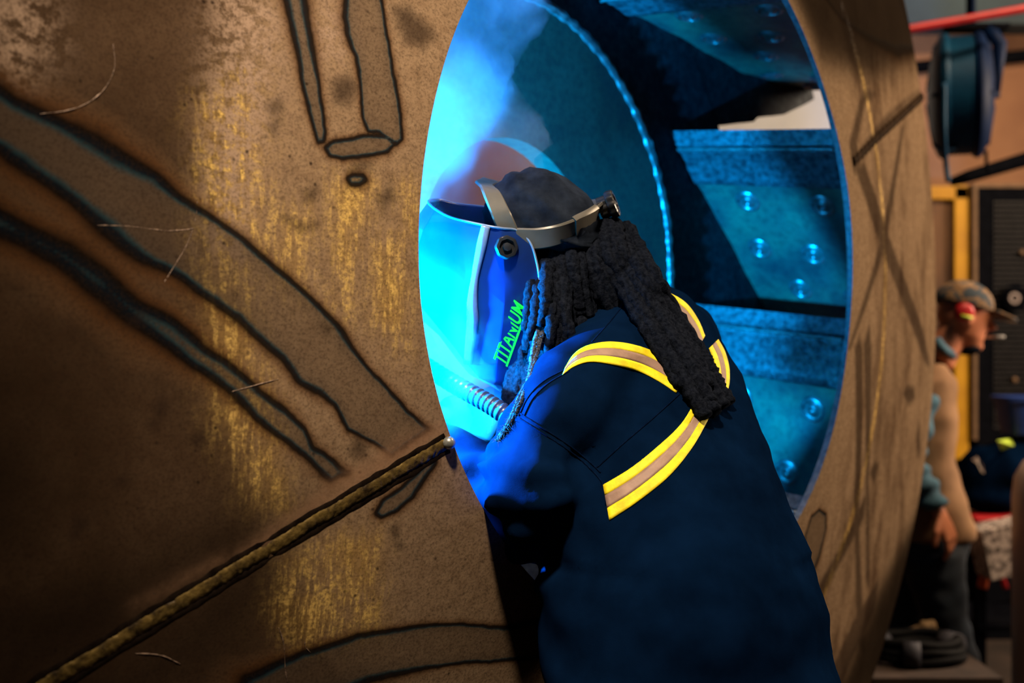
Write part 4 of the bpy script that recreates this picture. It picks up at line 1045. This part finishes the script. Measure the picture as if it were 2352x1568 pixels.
# ------------------------------------------------------------------ background worker walking to the right
WD = 4.7
def wp(px, py, dd=0): return at(px, py, WD + dd)
wk = empty('person', V((wp(2120, 1500).x, WD, bz)), 'worker in tan vest and camouflage cap walking past the fan wheel', 'person')
XF = V((1, 0, 0)); YS = V((0, 1, 0))
hc = wp(2212, 725)
def whl(a, b, c): return hc + V((a * .96 + c * .22, b, c * .96 - a * .22))
hs_ = []
for c, ac, ln, w in ((-.125, .035, .035, .03), (-.105, .03, .055, .045), (-.07, .015, .078, .062), (-.02, 0, .095, .072), (.03, 0, .098, .076), (.075, -.005, .085, .066), (.105, -.01, .05, .04), (.115, -.01, .015, .012)):
    hs_.append((whl(ac, 0, c), V((ln * .96, 0, -ln * .22)), YS * w, 2.2))
parts = [loft(hs_, 24), tube([whl(.092, 0, .02), whl(.122, 0, -.02), whl(.10, 0, -.032)], [.009, .016, .009], 10), tube([whl(.088, s, -.062) for s in (-.02, 0, .02)], [.005, .010, .005], 8), ball(whl(.075, 0, -.1), (.025, .025, .02)), tube([whl(-.02, 0, -.06), wp(2150, 830)], [.058, .066], 16)]
for s_ in (1, -1): parts += [ball(whl(-.01, s_ * .078, -.01), (.02, .01, .03), 10, 8), ball(whl(.086, s_ * .03, .012), .013, 10, 8)]
sh_n = wp(2108, 900, -.17); el_n = wp(2085, 1060, -.20); wr_n = wp(2152, 1168, -.22)
sh_f = wp(2120, 900, .17); el_f = wp(2060, 1070, .20); wr_f = wp(2050, 1190, .18)
fh = (wr_n - el_n).normalized()
link('body', union(parts, .007, 2, 'body'), M['skin2'], wk)['label'] = 'tanned face and neck'
hw = wr_n + fh * .02
link('hand', union(hand_parts(hw, (fh + V((.1, 0, -.6))).normalized(), V((-.5, .5, -.2)), 1.05, .55, -1), .0055, 1, 'hand'), M['skin2'], wk)
link('hand', union(hand_parts(wr_f, V((-.3, 0, -.9)), V((.5, -.5, 0)), 1.05, .55, 1), .0055, 1, 'hand'), M['skin2'], wk)
for s_ in (1, -1): mesh('eye', ball(whl(.095, s_ * .03, .012), .008, 8, 6), M['white'], wk)
def wsec(px, py, ln, w, p=2.4): return (wp(px, py), XF * ln, YS * w, p)
vest = union([loft([wsec(2130, 835, .05, .10), wsec(2118, 870, .105, .17), wsec(2108, 950, .125, .19), wsec(2100, 1050, .13, .185), wsec(2112, 1140, .155, .18), wsec(2128, 1200, .165, .18), wsec(2128, 1235, .16, .175)], 30)], .014, 4, 'vest')
displace(vest, lambda c, n: .010 * noise.noise(V((c.x * 8, c.y * 8, c.z * 14))))
link('vest', vest, M['tanvest'], wk)['label'] = 'tan canvas vest'
for a_, b_, c_ in ((sh_n, el_n, wr_n), (sh_f, el_f, wr_f)):
    sl_ = union([limb(a_, b_, c_, .075, .058, .042, 18)], .010, 3, 'sleeve'); displace(sl_, lambda c, n: .007 * math.sin(c.z * 90 + 4 * noise.noise(c * 7)))
    link('sleeve', sl_, M['denim'], wk)['label'] = 'light blue denim sleeve'
mesh('collar', tube(catmull([wp(2152, 778, -.07), wp(2168, 800, -.085), wp(2186, 812, -.05), wp(2190, 815, .03)], 16), [.022] * 16, 10, True, .6), M['denim'], wk)
pel = wp(2120, 1235)
jl = []
for s_, kn, an in ((-1, wp(2170, 1420, -.10), V((wp(2222, 1500).x, WD - .10, bz + .09))), (1, wp(2085, 1430, .10), V((wp(2000, 1500).x, WD + .10, bz + .12)))):
    jl.append(limb(pel + YS * .095 * s_ + V((0, 0, -.04)), kn, an, .115, .082, .062, 18))
    jl.append(tube([kn, an], [.082, .075], 16))
jm = union([loft([wsec(2126, 1205, .15, .17), wsec(2122, 1260, .15, .175), wsec(2122, 1300, .13, .17)], 28)] + jl, .012, 4, 'jeans'); displace(jm, lambda c, n: .008 * noise.noise(V((c.x * 14, c.y * 10, c.z * 20))))
link('jeans', jm, M['jeans'], wk)['label'] = 'dark blue jeans'
for s_, an, tilt in ((-1, V((wp(2222, 1500).x, WD - .10, bz)), 0), (1, V((wp(2000, 1500).x, WD + .10, bz)), 0)):
    bo_ = link('boot', union([loft([(an + V((0, 0, .13)), XF * .055, YS * .05, 2), (an + V((.02, 0, .08)), XF * .085, YS * .048, 2.3), (an + V((.05, 0, .035)), XF * .14, YS * .05, 2.6), (an + V((.05, 0, .012)), XF * .142, YS * .05, 2.6)], 20)], .009, 2, 'boot'), M['boot'], wk)
    mesh('sole', loft([(an + V((.05, 0, .018)), XF * .148, YS * .054, 2.6), (an + V((.05, 0, 0)), XF * .146, YS * .052, 2.6)], 20), M['sole'], bo_, True, 40)
cv, cf = ball((0, 0, 0), 1, 28, 16)
cap2 = mesh('cap', ([whl(-.008 + v.x * .112, v.y * .092, .042 + (v.z * .090 if v.z > 0 else v.z * .03)) for v in cv], cf), M['camo'], wk); cap2['label'] = 'camouflage cap'
mesh('cap_peak', loft([(whl(.09, 0, .040), V((.02, 0, 0)), YS * .075, 2.2), (whl(.135, 0, .030), V((.055, 0, -.012)), YS * .072, 2.2), (whl(.150, 0, .020), V((.045, 0, -.010)), YS * .060, 2.2)], 20), M['camo'], cap2)
mesh('ear_defender', disc_stack(whl(-.03, -.074, .005), (0, -1, 0), [(.030, 0), (.034, .01), (.032, .03), (.022, .036)], 20), M['red'], wk)
mesh('ear_defender', disc_stack(whl(-.03, .074, .005), (0, 1, 0), [(.030, 0), (.034, .01), (.032, .03), (.022, .036)], 20), M['red'], wk)
mesh('ear_defender_trim', tube([whl(-.045, -.112, -.012), whl(-.005, -.112, -.012)], .006, 8), M['lime'], wk)
mesh('beard', ball(whl(.045, 0, -.118), (.045, .05, .022), 12, 8), M['hair'], wk)
tag(mesh('cigarette', tube([whl(.10, -.01, -.058), whl(.158, -.03, -.044)], .0048, 8), M['white']), 'white cigarette in the mouth of the walking worker', 'cigarette')

# ------------------------------------------------------------------ welding smoke
def plume():
    sec_ = [(1010, 1090, 2.30, .06), (1000, 1010, 2.30, .10), (985, 900, 2.31, .13), (975, 780, 2.33, .15), (970, 640, 2.34, .15), (990, 500, 2.37, .17), (1010, 360, 2.37, .18), (1005, 220, 2.34, .16), (1015, 80, 2.32, .15), (1030, -60, 2.32, .16), (1040, -200, 2.32, .14), (1045, -300, 2.32, .05)]
    pts = catmull([at(x, y, d) for x, y, d, r in sec_], 70); rr = lerps([s[3] for s in sec_], 70); vs2, f2 = tube(pts, rr, 28)
    out = []
    for i, v in enumerate(vs2):
        c = pts[min(i // 28, 69)]; dd = v - c
        k = 1 + .30 * noise.noise(v * 7) + .22 * noise.noise(v * 15) + .12 * noise.noise(v * 34)
        q = c + dd * k
        # keep between face plate and back plate
        ax_ = (q - C).dot(N); ax_c = min(max(ax_, BACK + .025), prof(min(max(math.hypot((q - C).dot(U), q.z - C.z), R_EYE), R_OUT)) - .03 if math.hypot((q - C).dot(U), q.z - C.z) > R_EYE else -.03)
        out.append(q + N * (ax_c - ax_))
    return out, f2
t = NT('welding_smoke'); t.t.nodes.remove(t.b)
pv = t.n('ShaderNodeVolumePrincipled'); vec = t.coord((1, 1, .75))
nz = t.noise(vec, 5.5, 5, .6)
dn = t.ramp(nz, [(.40, .06), (.50, .3), (.62, 1.)])
t.l(t.math('MULTIPLY', dn, 3.2), pv.inputs['Density']); pv.inputs['Color'].default_value = (.45, .72, .95, 1); pv.inputs['Anisotropy'].default_value = .2
t.l(pv.outputs[0], t.o.inputs['Volume']); M['smoke'] = t.m
tag(mesh('welding_smoke', plume(), M['smoke']), 'billowing blue welding smoke rising inside the round steel inlet', 'smoke', None, 'stuff')
